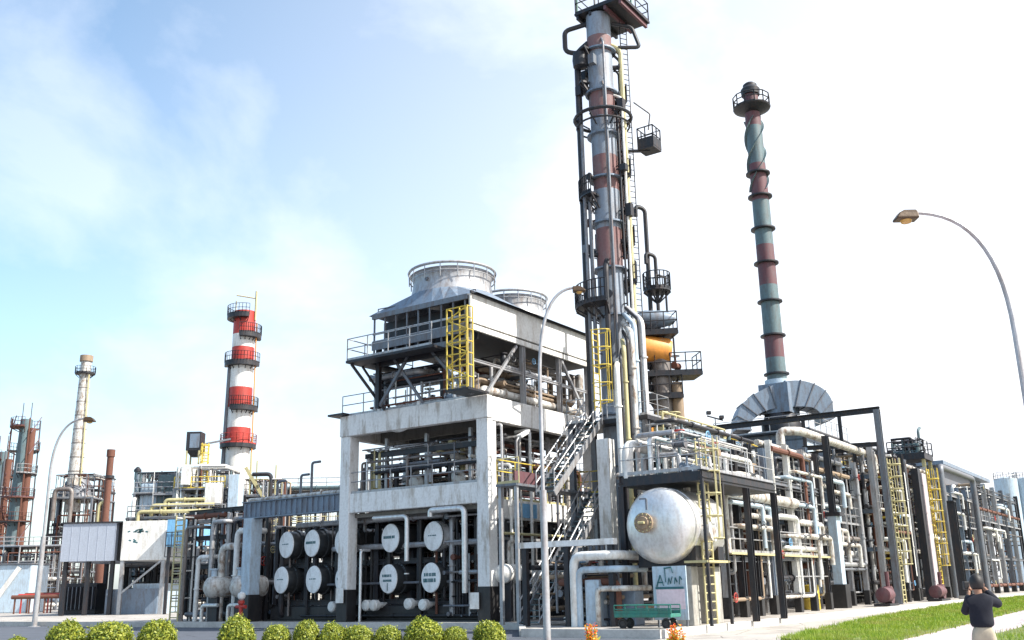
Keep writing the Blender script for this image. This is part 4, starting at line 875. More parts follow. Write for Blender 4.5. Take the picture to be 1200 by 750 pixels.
for k, (px, lb) in enumerate(((1048, 'yellow caged ladder under the valve platform'), (1093, 'yellow caged ladder between the pink post and the bent green pipe'))):
    p = onv(px, 600, -9.9 if k == 0 else -9.7); t = T('caged_ladder', lb, 'ladder', (p[0], p[1], AP), group='yellow ladders on the racks')
    m = MB(); m.ladder((p[0], p[1], AP), 9.2 if k == 0 else 9.6, .7, (1,0,0), .05, 2.4); m.build('ladder', 'yellow' if k else 'pyel', t)
    m = MB(); z = 3
    while z < 9: m.box(p[0]-.9, p[0]+.9, p[1]+.1, p[1]+1, z, z+.08); z += 2.6
    m.build('rest_platform', 'yellow', t)
rack('pipe rack behind the yellow ladder and the thick pink post', 39.5, 49, -9.0, -4.2, [3.4, 6.2, 8.8], 4, 109, PB, ['dark', 'galv', 'steel'], 10.2, ncl=40, postw=.35, fat=5)
rack('far pipe rack behind the person, with tightly set posts', 51, 64, -9.0, -4.0, [3.2, 6.0, 8.6], 5, 113, PB, ['dark', 'galv', 'blueg', 'maroon'], 9.4, ncl=44, postw=.32, fat=6)
rack('farthest pipe rack at the right-hand edge', 67, 92, -8.8, -3.6, [3.6, 7, 10], 6, 115, PB, ['dark', 'galv', 'steel'], 10.8, ncl=44, postw=.4, fat=6)
p = onv(1076, 560, -9.5)
t = T('thick_post', 'thick pinkish concrete post with a dark steel strip beside the yellow ladder', 'post', (p[0], -9.5, AP))
MB().box(p[0]-.5, p[0]+.7, -9.9, -9.3, AP, p[2]+.3).build('concrete_post', 'path', t, bevel=.03); MB().box(p[0]-1.3, p[0]-.52, -9.8, -9.3, AP, p[2]+.6).build('steel_strip', 'dark', t)
p = onv(1119, 620, -11.3); q_ = onv(1113, 588, -11.3)
t = T('dark_post', 'lone black steel post rising right behind the photographer', 'post', (p[0], -11.3, AP))
MB().hbeam((p[0], -11.3, AP), (p[0], -11.3, q_[2]), .55, .55, .06).build('shaft', 'dark', t); MB().box(p[0]-.4, p[0]+.4, -11.6, -11.0, AP, .5).build('base', 'concgrey', t)
MB().box(p[0]-.4, p[0]+.4, -11.55, -11.05, q_[2], q_[2]+.1).build('cap_plate', 'dark', t)
a_ = onv(1101, 545, -9.9); b_ = onv(1137, 545, -9.9)
m = MB(); m.tube([(a_[0], -9.9, AP), (a_[0], -9.9, a_[2]-.1), (b_[0], -9.9, a_[2]-.1), (b_[0], -9.9, AP)], .25, 14); S('lagged_pipe', m, 'steel', 'thick dark grey pipe bent into a tall square hoop over the far racks', 'pipe', (a_[0], -9.9, AP))
# canopy and tanks far right
a_ = onv(1108, 562, -5); b_ = onv(1160, 562, -5)
t = T('control_shelter', 'flat roofed grey shelter standing behind the far racks', 'building', ((a_[0]+b_[0])/2, -3, AP))
MB().box(a_[0], b_[0], -5, 2, b_[2]-.4, b_[2]).build('roof', 'blueg', t); MB().box(a_[0]+1, b_[0]-1, -4, 1, AP, b_[2]-.4).build('wall', 'steel', t)
for i in range(5): MB().box(a_[0]+1.5+i*(b_[0]-a_[0]-3)/5, a_[0]+3+i*(b_[0]-a_[0]-3)/5, -4.06, -4.01, 5, 7).build('window', 'dark', t)
for k, px in enumerate((1180, 1203)):
    p = pat(px, 575, 150); t = T('storage_tank', ('pale blue storage tank far right, beside the shelter', 'pale blue storage tank cut by the right edge of the photo')[k], 'tank', (p[0], p[1], 0), group='storage tanks far right')
    m = MB(); zt_ = pat(px, 562, 150)[2]; m.lathe((p[0], p[1], 0), [(1.65, 0), (1.65, zt_), (.8, zt_+.3), (.1, zt_+.4)], 32); m.build('shell', 'paleb', t, True)
    m = MB(); m.rail([(p[0]+math.cos(a)*1.6, p[1]+math.sin(a)*1.6, zt_) for a in np.linspace(0, 6.283, 13)], 1, .04); m.build('railing', 'galv', t)
# red pumps behind the verge
for k, (px, py) in enumerate(((1040, 706), (1101, 697))):
    p = onv(px, py, -10.9); t = T('pump', ('dark red pump skid below the valve platform', 'dark red pump skid behind the grass, next to the lone black post')[k], 'pump', (p[0], -10.9, AP), group='dark red pump skids')
    s_ = (1.0, 1.35)[k]
    MB().box(p[0]-1*s_, p[0]+1*s_, -11.3, -10.4, AP, AP+.15).build('skid', 'dark', t)
    m = MB(); m.lathe((p[0]-.9*s_, -10.9, AP+.62), [(.1, 0), (.42, .1), (.42, 1.0*s_), (.3, 1.1*s_), (.3, 1.7*s_), (.1, 1.8*s_)], 18, (1,0,0)); m.build('motor', 'maroon', t, True)
    m = MB(); m.lathe((p[0]+.5*s_, -10.9, AP+.6), [(.5, -.2), (.5, .2)], 18, (0,1,0)); m.tube([(p[0]+.5*s_, -10.9, AP+.9), (p[0]+.5*s_, -10.9, AP+1.9)], .12, 8); m.build('casing', 'maroon', t, True)
p = onv(950, 690, -8.8)
t = T('chemical_drum', 'small yellow chemical drum between the black rack piers', 'drum', (p[0], -8.8, AP)); m = MB(); m.lathe((p[0], -8.8, AP), [(.42, 0), (.44, .1), (.42, .5), (.45, .55), (.42, .6), (.42, 1.25), (.1, 1.3)], 20); m.build('body', 'yellow', t, True)
m = MB(); m.lathe((p[0], -8.8, AP+1.3), [(.1, 0), (.1, .1)], 10); m.build('bung', 'black', t, True)

# ================================================================= left-hand plant
# piping between container and girder
def WT(name, label, cat, px, py, Y, group=None):
    q = at(px, py, Y); return T(name, label, cat, (q[0], q[1], AP), 'W', group), q
t = T('process_piping', 'pale vertical pipes and dark frames left of the girder column', 'piping', (1, 19, AP))
for v in (17, 18.6, 20.2, 21.8): MB().hbeam((1.0, v, AP), (1.0, v, 6.3), .2, .2).build('post', 'dark', t)
for z in (3.2, 4.8, 6.3): MB().hbeam((1.0, 16.6, z), (1.0, 22.4, z), .2, .25).build('beam', 'dark', t)
for i, (v, z, mt, r2) in enumerate(((17.2, 5.0, 'white', .16), (18.4, 4.2, 'lag', .2), (19.3, 5.6, 'galv', .12), (20.4, 3.7, 'white', .13), (21.6, 5.4, 'dlag', .1))):
    pipe(t, [(.3, v, AP), (.3, v, z), (.3, v-1.0, z), (1.6, v-1.0, z)], r2, mt, n=12)
cluster(t, (.8, 2.9, 16.6, 22.5, .6, 6.1), 56, 121, ['white', 'dark', 'dark', 'blueg', 'black', 'dlag'], valves=8, thin=.6)
MB().box(2.9, 5, 16.6, 22.3, AP, 4.6).build('equipment_skid', 'dark', t, bevel=.05)
for k, (px, lb) in enumerate(((243, 'left one of two short grey tanks lying low beside the girder column'), (274, 'right one of two short grey tanks lying low beside the girder column'))):
    p = onu(px, 682, -.4); t = T('receiver_tank', lb, 'tank', (-.4, p[1], AP), group='short grey receiver tanks')
    m = MB(); m.lathe((-.4, p[1], 2.05), [(0, -.15), (.3, -.1), (.5, .05), (.58, .25), (.58, 1.6), (.5, 1.8), (.2, 1.95)], 26, (1, -.25, 0)); m.build('shell', 'lag', t, True)
    MB().box(0, .2, p[1]-.4, p[1]+.35, AP, 1.6).build('saddle', 'dark', t); MB().box(.9, 1.1, p[1]-.6, p[1]+.1, AP, 1.6).build('saddle', 'dark', t)
    m = MB(); m.lathe((0, p[1]-.05, 2.6), [(.16, 0), (.16, .35), (.24, .36), (.24, .44)], 14); m.build('nozzle', 'paleb', t, True)
    m = MB(); m.tube([(-.1, p[1]+.7, AP), (-.1, p[1]+.7, 1.1), (-.1, p[1]-.6, 1.1)], .1, 10); m.build('drain_pipe', 'silver', t, True)
# hydrant and notices
p = onu(283, 700, -2.4); t = T('fire_hydrant', 'red fire hydrant with a white ball top before the girder column', 'hydrant', (-2.4, p[1], AP))
m = MB(); m.lathe((-2.4, p[1], AP), [(.2, 0), (.2, .05), (.1, .08), (.1, .9), (.16, .95), (.16, 1.1)], 16); m.tube([(-2.4, p[1]-.35, AP+.8), (-2.4, p[1]+.35, AP+.8)], .09, 10); m.build('barrel', 'red', t, True)
m = MB(); m.lathe((-2.4, p[1], AP+1.1), [(.05, 0), (.17, .1), (.2, .22), (.17, .34), (.02, .42)], 16); m.build('cap', 'white', t, True)
for k, (px, py, lb) in enumerate(((398, 698, 'small blank white plate on the left structure column'), (556, 704, 'small blank white plate on the corner column foot'))):
    p = onu(px, py, -.45); S('notice_plate', MB().box(-.47, -.44, p[1]-.25, p[1]+.25, p[2]-.35, p[2]+.35), 'white', lb, 'sign', (-.45, p[1], p[2]-.35), smooth=False, group='white plates on the column feet')
# yellow ladder tower
p = onu(209, 640, .2); t = T('scaffold_ladder', 'slim yellow and white ladder frame right of the raised white cabin', 'ladder', (.2, p[1], AP))
m = MB(); m.ladder((.2, p[1], AP), 5.9, .7, (0,1,0), .05); m.build('ladder', 'pyel', t)
m = MB(); m.tube([(.9, p[1]-.5, AP), (.9, p[1]-.5, 6.3)], .06); m.tube([(.9, p[1]+.5, AP), (.9, p[1]+.5, 6.3)], .06)
for z in (1.5, 3, 4.5, 6): m.tube([(.2, p[1]-.35, z), (.9, p[1]-.5, z)], .04); m.tube([(.2, p[1]+.35, z), (.9, p[1]+.5, z)], .04)
m.build('back_frame', 'white', t)
# cabins on stilts (built square to the plant)
def boxw(px0, px1, py0, py1, Y, dep): a = at(px0, py0, Y); b = at(px1, py1, Y); return a[0], b[0], Y, Y+dep, b[2], a[2]
KYC = 82.
x0, x1, y0, y1, z0, z1 = boxw(75, 133, 614, 657, KYC, 9)
t = T('raised_cabin', 'grey clad switch cabin raised on dark stilts, leftmost', 'cabin', ((x0+x1)/2, KYC, AP), 'W')
m = MB(); m.box(x0, x1, y0, y1, z0, z1)
for i in range(7): x = x0+(x1-x0)*i/6; m.box(x-.02, x+.02, y0-.02, y0, z0+.05, z1-.05)
m.build('wall', 'greyface', t); MB().box(x0-.1, x1+.95, y0-.1, y1, z1, z1+.12).build('roof', 'dark', t)
MB().box(x1+.002, x1+.93, y0+.6, y1-.3, z0, z1).build('dark_gap_block', 'black', t)  # black block filling the dark gap between the grey and white cabins
for x in (x0+.3, (x0+x1)/2, x1-.2): 
    for y in (y0+.4, y1-.4): MB().bar((x, y, AP), (x, y, z0), .3).build('stilt', 'dark', t)
MB().box(x0+3.6, x1+3.5, y0+.8, y1, AP, AP+2.0).build('lower_store', 'blueg', t)
X1 = x1
x0, x1, y0, y1, z0, z1 = boxw(145.5, 196, 611, 656, KYC, 8)
t = T('raised_cabin', 'white cabin wall with dark scribbled stains, raised on stilts beside the grey one', 'cabin', ((x0+x1)/2, KYC, AP), 'W')
MB().box(x0, x1, y0-.2, y1, z0, z1).build('wall', 'white', t, bevel=.02)
m = MB(); q = random.Random(5); yy = y0-.206
for (cx, cz_, n_, s2) in ((.25, .74, 7, .5), (.42, .74, 5, .4), (.22, .5, 4, .25)):
    for i in range(n_): a = (x0+(x1-x0)*cx+q.uniform(-s2, s2), yy, z0+(z1-z0)*cz_+q.uniform(-.1, .1)); m.bar(a, (a[0]+q.uniform(.1, .4), yy, a[2]+q.uniform(-.08, .08)), .01, .1)
m.build('stains', 'ink', t)
for x in (x0+.15, x1-.3): MB().bar((x, y0, AP), (x, y0, z0), .28).build('stilt', 'galv', t); MB().bar((x, y1-.4, AP), (x, y1-.4, z0), .28).build('stilt', 'dark', t)
MB().bar((x0+.2, y0-.1, z0-2.6), (x1-.4, y0-.1, z0), .14).build('brace', 'galv', t)
MB().box(x0+.6, x1-.5, y0+1.5, y1, AP, AP+2.4).build('lower_store', 'paleb', t)
x0, x1, y0, y1, z0, z1 = boxw(196.5, 227, 609, 652, KYC-2, 6)
t = T('blue_enclosure', 'bright blue panelled enclosure with a lattice front beside the white cabin', 'cabin', ((x0+x1)/2, KYC, AP), 'W')
MB().box(x0, x1, y0, y1, z0+.8, z1).build('panel', 'skyb', t, bevel=.02)
m = MB()
for i in range(6): x = x0+(x1-x0)*i/5; m.bar((x, y0-.1, z0), (x, y0-.1, z1-1), .06)
for z in (z0, z0+.9, z1-1): m.bar((x0, y0-.1, z), (x1, y0-.1, z), .06)
m.build('lattice', 'dark', t)
for x in (x0+.2, x1-.2):
    for y in (y0+.2, y1-.2): MB().bar((x, y, AP), (x, y, z0+.8), .22).build('stilt', 'dark', t)
# red and white tower
RY = 100.; 
def rz(py, px=283): return at(px, py, RY)[2]
c_ = at(279, 520, RY)
t = T('striped_tower', 'red and white banded tower with dark ledges and a mast on top', 'tower', (c_[0], RY, AP), 'W')
bl = [(700, 0), (520, 1), (502, 0), (478, 1), (455, 0), (425, 1), (408, 0), (393, 1), (366, 1)]
prof = [(1.28, AP)]+[(1.22-.1*i/8, rz(py)) for i, (py, k) in enumerate(bl) if i]; mats = [k for py, k in bl[:-1]]
m = MB(); m.lathe((c_[0], RY, 0), prof, 32, mats=mats); m.build('shell', ['white', 'red'], t, True)
for py, a0, a1 in ((521, 0, 360), (478, 250, 380), (426, 180, 360), (393, 270, 400), (371, 90, 300)):
    ringplat(t, (c_[0], RY), rz(py), 1.15, 1.8, a0, a1, hh=1.0, rm='red' if py > 500 else 'dark', th=.4)
m = MB(); m.tube([(c_[0]-1.35, RY-.4, rz(560)), (c_[0]-1.2, RY-.4, rz(430))], .2, 8); m.build('riser_pipe', 'steel', t, True)
m = MB(); m.tube([(c_[0]+1.6, RY-.4, rz(600)), (c_[0]+1.4, RY-.4, rz(380))], .07, 6); m.build('cable', 'orange', t)
m = MB(); zt_ = rz(366); m.tube([(c_[0]+1.2, RY-.3, zt_-1), (c_[0]+1.2, RY-.3, zt_+2.2)], .12, 6); m.tube([(c_[0]-.9, RY-.3, zt_+1.8), (c_[0]+1.2, RY-.3, zt_+1.4)], .07, 6); m.tube([(c_[0]-1, RY, zt_), (c_[0]-1, RY, zt_+1.3)], .06, 6); m.build('mast', 'pyel', t)
# process block around its foot
def wcluster(t, box, n, seed, mats, valves=3, rmax=.16):
    cluster(t, box, n, seed, mats, rmax, valves)
def wframe(name, label, cat, px0, px1, pytop, Y, dep, nz, mats, seed, ncl=24, postm='galv', group=None, pym=None, cm=PMATS, railm='yellow', parent=None, toph=0):
    a = at(px0, pytop, Y); b = at(px1, pytop, Y); x0, x1 = a[0], b[0]; zt_ = (a[2]+b[2])/2
    t = T(name, label, cat, ((x0+x1)/2, Y, AP), 'W', group); q = random.Random(seed)
    nx = max(2, round((x1-x0)/3.2)+1)
    for i in range(nx):
        for y in (Y, Y+dep): MB().bar((x0+(x1-x0)*i/(nx-1), y, AP), (x0+(x1-x0)*i/(nx-1), y, zt_), .24).build('post', q.choice((postm, 'steel', 'dark')), t)
    for k in range(1, nz+1):
        z = AP+(zt_-AP)*k/nz; MB().box(x0-.2, x1+.2, Y-.1, Y+dep+.1, z-.15, z).build('deck', q.choice(('dark', 'steel')), t)
        m = MB(); m.rail([(x0-.1, Y, z), (x1+.1, Y, z)], 1.05, .045, 1.6); m.build('railing', railm if k % 2 == 0 else 'galv', t)
    cluster(t, (x0, x1, Y-.1, Y+dep, AP+.5, zt_+toph), ncl, seed+3, cm, .2, 4, .6)
    return t, x0, x1, zt_
WM = ['white', 'paleb', 'lag', 'white', 'steel', 'teal', 'dlag']
t, x0, x1, zt_ = wframe('process_block', 'pale steelwork with yellow rails right below the banded tower', 'process unit', 205, 262, 572, 92., 5, 4, None, 131, 66, 'white', cm=WM, toph=2)
for i, (a_, b_, py0, py1, mt) in enumerate(((212, 221, 548, 568, 'white'), (240, 258, 566, 590, 'white'), (268, 278, 556, 596, 'paleb'))):
    p = at(a_, py0, 91.5); q = at(b_, py1, 91.5); MB().box(p[0], q[0], 91.6, 93.4, q[2], p[2]).build('cladding_box', mt, t, bevel=.05)
t, x0, x1, zt_ = wframe('process_block', 'dark platforms and white tanks left below the banded tower', 'process unit', 158, 204, 578, 95., 5, 3, None, 133, 60, 'dark', cm=['dark', 'blueg', 'steel', 'white', 'teal'], railm='yellow', toph=2)
p = at(163, 566, 95); q = at(183, 600, 95); MB().box(p[0], q[0], 95.3, 98, q[2], p[2]).build('white_tank', 'paleb', t, bevel=.2)
p = at(184, 556, 95); q = at(205, 590, 95); MB().box(p[0], q[0], 95.3, 98, q[2], p[2]).build('dark_housing', 'teal', t, bevel=.1)
t, x0, x1, zt_ = wframe('process_block', 'yellowish stair and pipe frame right of the banded tower foot', 'process unit', 287, 330, 580, 96., 4, 3, None, 135, 50, 'pyel', cm=['pyel', 'lag', 'steel', 'brown', 'white'], railm='pyel', toph=1.5)
a_ = at(288, 548, 96); b_ = at(313, 590, 96); MB().bar(tuple(a_), tuple(b_), .3).build('stair_stringer', 'pyel', t)
a_ = at(296, 556, 96); b_ = at(318, 556, 96); m = MB(); m.tube([(a_[0], 96, a_[2]), (b_[0], 96, a_[2]), (b_[0], 96, a_[2]-3)], .2, 8); m.build('dark_pipe', 'dark', t, True)
for px, y0_, y1_ in ((292, 530, 580), (322, 545, 585), (300, 540, 570)): a_ = at(px, y0_, 96); b_ = at(px, y1_, 96); MB().bar(tuple(b_), (b_[0], 96, a_[2]), .12).build('mast', 'pyel', t)
a_ = at(219, 506, 94); b_ = at(234, 532, 94)
t = T('elevated_hopper', 'dark blue-black hopper box perched high left of the banded tower', 'hopper', ((a_[0]+b_[0])/2, 94, AP), 'W')
x0, x1, z0, z1 = a_[0], b_[0], b_[2], a_[2]
m = MB(); m.box(x0, x1, 94, 95.4, z0+.4, z1); m.add([(x0, 94, z0+.4), (x1, 94, z0+.4), (x1, 95.4, z0+.4), (x0, 95.4, z0+.4), (x0+.4, 94.4, z0-.2), (x1-.4, 94.4, z0-.2), (x1-.4, 95, z0-.2), (x0+.4, 95, z0-.2)], [(0,1,5,4), (1,2,6,5), (2,3,7,6), (3,0,4,7), (4,5,6,7)]); m.build('box', 'dark', t)
MB().box(x0+.35, x1-.1, 93.96, 93.998, z0+.6, z1-.2).build('side_panel', 'blueg', t)
for x in (x0+.1, x1-.1):
    for y in (94.1, 95.3): MB().bar((x, y, AP), (x, y, z0+.45), .14).build('leg', 'pyel', t)
m = MB(); m.ladder((x1+.5, 94.2, z0-3), 4, .6, (1,0,0), .06, .6); m.build('ladder', 'yellow', t)
a_ = at(262, 521, 95.); m = MB(); m.bar((x1, 94.6, z0+1.0), (a_[0]+.5, 95.5, z0+1.6), .3, .15); m.build('bridge', 'steel', t)
# white stack
WY = 130.; c_ = at(88, 560, WY); 
def wz(py, px=92): return at(px, py, WY)[2]
t = T('flue_stack', 'slender dirty white tapering stack above a dark furnace top, far left', 'chimney', (c_[0], WY, AP), 'W')
ct = at(97.5, 422, WY)
m = MB(); n_ = 10; m.lathe((c_[0], WY, 0), [(1.02-.36*i/9, wz(600)+(wz(424)-wz(600))*i/9) for i in range(10)]+[(.62, wz(422))], 24); m.build('shaft', 'lag', t, True)
for i in range(9): z = wz(570)+(wz(440)-wz(570))*i/8; m = MB(); m.lathe((c_[0], WY, z), [(1.0-.31*i/8, 0), (1.0-.31*i/8, .12)], 24); m.build('hoop', 'dlag', t, True)
ringplat(t, (c_[0], WY), wz(438), .6, 1.3, 0, 360, hh=.9); m = MB(); m.lathe((c_[0], WY, wz(424)), [(.85, 0), (.85, .8)], 20); m.build('cap', 'brown', t, True)
m = MB(); m.tube([(c_[0]+1.05, WY-.6, wz(590)), (c_[0]+.8, WY-.6, wz(440))], .1, 6); m.build('ladder_rail', 'pyel', t)
t, x0, x1, zt_ = wframe('process_block', 'dark furnace deck with railings at the foot of the white stack', 'process unit', 60, 108, 583, 128., 7, 3, None, 141, 60, 'steel', cm=['dark', 'steel', 'lag', 'blueg', 'rust'], railm='dark', toph=3)
m = MB(); m.lathe((c_[0], WY+1, zt_), [(2.4, 0), (2.2, 1.2), (1.3, 2.6)], 24); m.build('furnace_hood', 'steel', t, True)
a_ = at(66, 560, 127); m = MB(); m.tube([(a_[0], 127, zt_-3), (a_[0], 127, zt_+1), (a_[0]+2.2, 127, zt_+1), (a_[0]+2.2, 127, zt_-4)], .28, 12); m.build('duct', 'dlag', t, True)
# lattice towers, far left
for k, (px, pyt, wd, lb, Y) in enumerate(((20, 492, 3.0, 'tall rusty lattice clad column with green side, second from left edge', 125), (-4, 530, 2.4, 'lattice clad column cut by the left edge of the photo', 130))):
    b_ = at(px-5, 640, Y); tp = at(px, pyt, Y)
    t = T('lattice_column', lb, 'column', (b_[0], Y, AP), 'W', 'lattice clad columns far left')
    m = MB(); m.lathe((b_[0], Y, 0), [(wd*.3, AP), (wd*.3, tp[2]*.6), (wd*.24, tp[2])], 18); m.build('shell', 'teal', t, True)
    m = MB(); m.lathe((b_[0]+1.0, Y-.3, 0), [(.45, AP), (.45, tp[2]*.95)], 14); m.build('riser_pipe', 'rust', t, True)
    for i in range(7):
        z = 5+(tp[2]-6)*i/6; ringplat(t, (b_[0], Y), z, .6, wd*.62, (i*70) % 360, (i*70) % 360+230, mat=('rust', 'dark', 'dark')[i % 3], hh=1.1, rm=('maroon', 'galv', 'rust')[i % 3])
    for a in (.6, 2.2, 3.8, 5.4): MB().bar((b_[0]+math.cos(a)*wd*.62, Y+math.sin(a)*wd*.62, AP), (b_[0]+math.cos(a)*wd*.55, Y+math.sin(a)*wd*.55, tp[2]), .14).build('leg', rng.choice(('rust', 'steel')), t)
    m = MB(); 
    for i in range(12): a = rng.uniform(0, 6.28); z = rng.uniform(3, tp[2]-1); m.tube([(b_[0]+math.cos(a)*wd*.6, Y+math.sin(a)*wd*.6, z), (b_[0]+math.cos(a+.9)*wd*.6, Y+math.sin(a+.9)*wd*.6, z+2.2)], .06, 5)
    m.build('bracing', 'maroon', t)
    for dx in (-.6, .5): MB().bar((b_[0]+dx, Y, tp[2]-1), (b_[0]+dx, Y, tp[2]+2.2), .09).build('mast', 'steel', t)
for k, (px0, px1, py0, py1, Y, r2, mt, lb) in enumerate(((128.5, 123, 527, 612, 110, .36, 'rust', 'thin dark red stack standing behind the raised cabins'), (157.5, 156.5, 553, 612, 100, .22, 'teal', 'thin grey-green vent pipe between the cabins and the banded tower'))):
    a_ = at(px0, py0, Y); b_ = at(px1, py1, Y); t = T('vent_stack', lb, 'chimney', (b_[0], Y, AP), 'W')
    m = MB(); m.lathe((b_[0], Y, 0), [(r2*1.6, AP), (r2*1.5, b_[2]-1), (r2, b_[2]+.5), (r2, a_[2]-.8), (r2*1.25, a_[2]-.8), (r2*1.25, a_[2])], 16); m.build('shaft', mt, t, True)
    if k == 0: m = MB(); m.lathe((b_[0]+.1, Y, a_[2]-3.2), [(r2*1.35, 0), (r2*1.35, .3)], 16); m.build('collar', 'dark', t, True); m = MB(); m.tube([(b_[0]-.8, Y, AP+5), (b_[0]-.8, Y, b_[2]+2), (b_[0], Y, b_[2]+2.4)], .2, 8); m.build('side_pipe', 'pyel', t, True)
    else: m = MB(); m.lathe((b_[0], Y, a_[2]), [(r2*1.7, 0), (r2*1.7, .2), (r2*.5, .5)], 14); m.build('rain_cap', 'dark', t, True)
# low far-left plant
t, x0, x1, zt_ = wframe('process_block', 'low grey steelwork and pipes along the ground at the left edge', 'process unit', -12, 72, 640, 120., 6, 2, None, 151, 50, 'steel', cm=['lag', 'white', 'dark', 'rust', 'blueg'], railm='galv')
a_ = at(-6, 662, 105); b_ = at(34, 694, 105)
t = T('storage_shed', 'pale blue low tank shed with a slanting white stripe at the left edge', 'building', ((a_[0]+b_[0])/2, 105, AP), 'W')
MB().box(a_[0], b_[0], 105, 109, AP, a_[2]).build('wall', 'paleb', t, bevel=.1); MB().bar((a_[0]+.3, 104.9, AP+1), (b_[0]-1.2, 104.9, a_[2]-.3), .1, .5).build('stripe', 'white', t); MB().box(a_[0]-.1, b_[0]+.1, 104.8, 109.2, a_[2], a_[2]+.12).build('roof', 'steel', t)
for k in range(3):
    a_ = at(14+k*8, 700-k*1.5, 98+k*1.5); b_ = at(92, 700-k*1.5, 98+k*1.5); m = MB(); m.tube([tuple(a_), (b_[0], b_[1], a_[2])], .2, 10)
    for f in np.linspace(.05, .95, 5): x = a_[0]+(b_[0]-a_[0])*f; m.bar((x, a_[1], AP), (x, a_[1], a_[2]), .12)
    S('ground_pipe', m, 'rust' if k != 1 else 'red', ('rusty pipe on low supports at the far left, nearest one', 'red pipe on low supports at the far left, middle one', 'rusty pipe on low supports at the far left, rear one')[k], 'pipe', (a_[0], a_[1], AP), 'W')

# background steelwork between left column and cooler: low far plant line behind the girder
t, x0, x1, zt_ = wframe('process_block', 'distant pale pipework behind the blue-grey girder', 'process unit', 300, 415, 572, 105., 5, 3, None, 161, 60, 'white', cm=WM, railm='pyel')
t, x0, x1, zt_ = wframe('process_block', 'distant steelwork seen through the open floors of the white structure', 'process unit', 425, 700, 560, 85., 6, 3, None, 163, 60, 'white', cm=PMATS, railm='pyel')
t, x0, x1, zt_ = wframe('process_block', 'dense steelwork behind the racks under the furnace', 'process unit', 790, 1010, 560, 66., 6, 3, None, 165, 60, 'white', cm=PMATS, railm='yellow')

# ================================================================= street lamps
def lamp(label, base, H, reach, dirx, r0=.13, headmat='brass', hsc=.5):
    # pole, swept arm ending in a bell-shaped head; dirx = horizontal direction of the arm (world)
    t = T('street_lamp', label, 'street lamp', (base[0], base[1], base[2]), 'W', 'curved street lamps by the road')
    b = Vector(base); d = Vector((dirx[0], dirx[1], 0)).normalized(); hs = H*.72
    m = MB(); m.tube([b, b+Vector((0,0,H*.42))], [r0, r0*.95], 14); m.lathe(b, [(r0*2.2, 0), (r0*2.2, .03), (r0*1.1, .05)], 14); p = m.build('pole', 'galv', t, True)
    pts = [b+Vector((0,0,H*.42))]
    A = b+Vector((0,0,hs)); Bp = b+Vector((0,0,H*1.01)); Cc = b+Vector((0,0,H*1.0))+d*reach
    pts.append(A)
    for i in range(1, 15):
        s_ = i/14; pts.append((1-s_)**2*A + 2*s_*(1-s_)*Bp + s_*s_*Cc)
    m = MB(); m.tube(pts, [r0*.55, r0*.35], 10, bend=False); m.build('arm', 'galv', t, True)
    e = Cc + d*.0; m = MB()
    vs = []; w1, w2 = .13, .25
    x = d; y = Vector((-d.y, d.x, 0))
    for (l0, l1, wd, z) in ((-.28, .12, .1, .1), (-.3, .32, .17, -.02), (-.3, .46, .24, -.2), (-.28, .44, .22, -.26)):
        for (a, c) in ((l0, -wd), (l1, -wd), (l1, wd), (l0, wd)): vs.append(e+(x*a+y*c+Vector((0,0,z)))*hsc)
    fs = [(0,1,2,3)]+[(i*4+j, i*4+4+j, i*4+4+(j+1)%4, i*4+(j+1)%4) for i in range(3) for j in range(4)]+[(15,14,13,12)]
    m.add(vs, fs); h = m.build('lamp_head', headmat, t, bevel=.02)
    m = MB(); m.lathe(e+(x*.08+Vector((0,0,-.265)))*hsc, [(.2*hsc, .0), (.16*hsc, -.08*hsc), (.02, -.12*hsc)], 16); m.build('lens', 'lens', h, True)
    return t
b1 = at(641, 740, 28); hd = at(681, 341, 28); lamp('curved grey street lamp standing before the stair and structure', (b1[0]+.0, 28, 0), hd[2]+.1, hd[0]-b1[0]-.1, (1, -.0), .105)
lb_ = at(41, 726, 62); hd = at(104, 492, 62); lamp('curved grey street lamp at the far left by the raised cabin', (lb_[0], 62, 0), hd[2]+.1, hd[0]-lb_[0], (1, 0), .16, hsc=.9)
hd = at(1064, 255, 15.5); rb_ = at(1204, 480, 15.5); lamp('nearest street lamp, its dark arm reaching in from the right edge', (rb_[0]+.0, 15.5, 0), hd[2]+.08, rb_[0]-hd[0], (-1, 0), .085)

# ================================================================= shrubs and flowers
def leafball(rx, rz, n, seed, size=.05, lobes=7):
    q = np.random.default_rng(seed); m = MB(); vs = []; fs = []
    lob = q.normal(0, 1, (lobes, 3)); lob /= np.linalg.norm(lob, axis=1)[:, None]
    for i in range(n):
        d = q.normal(0, 1, 3); d /= np.linalg.norm(d); k = .84+.5*max(0, (lob@d).max()-.72)+q.normal(0, .045)
        rr = k*(q.random()**.22)*(q.uniform(1.04, 1.16) if i % 23 == 0 else 1)
        p = np.array([d[0]*rx*rr, d[1]*rx*rr, rz+d[2]*rz*rr]); 
        if p[2] < .03: continue
        nn = d+q.normal(0, .6, 3); nn /= np.linalg.norm(nn); a = np.cross(nn, q.normal(0, 1, 3)); a /= np.linalg.norm(a)+1e-6; b = np.cross(nn, a); s_ = size*q.uniform(.6, 1.3)
        k0 = len(vs); vs += [p-a*s_*.5, p+b*s_*.4, p+a*s_, p-b*s_*.4]; fs.append((k0, k0+1, k0+2, k0+3))
    m.add(vs, fs); return m
protos = []
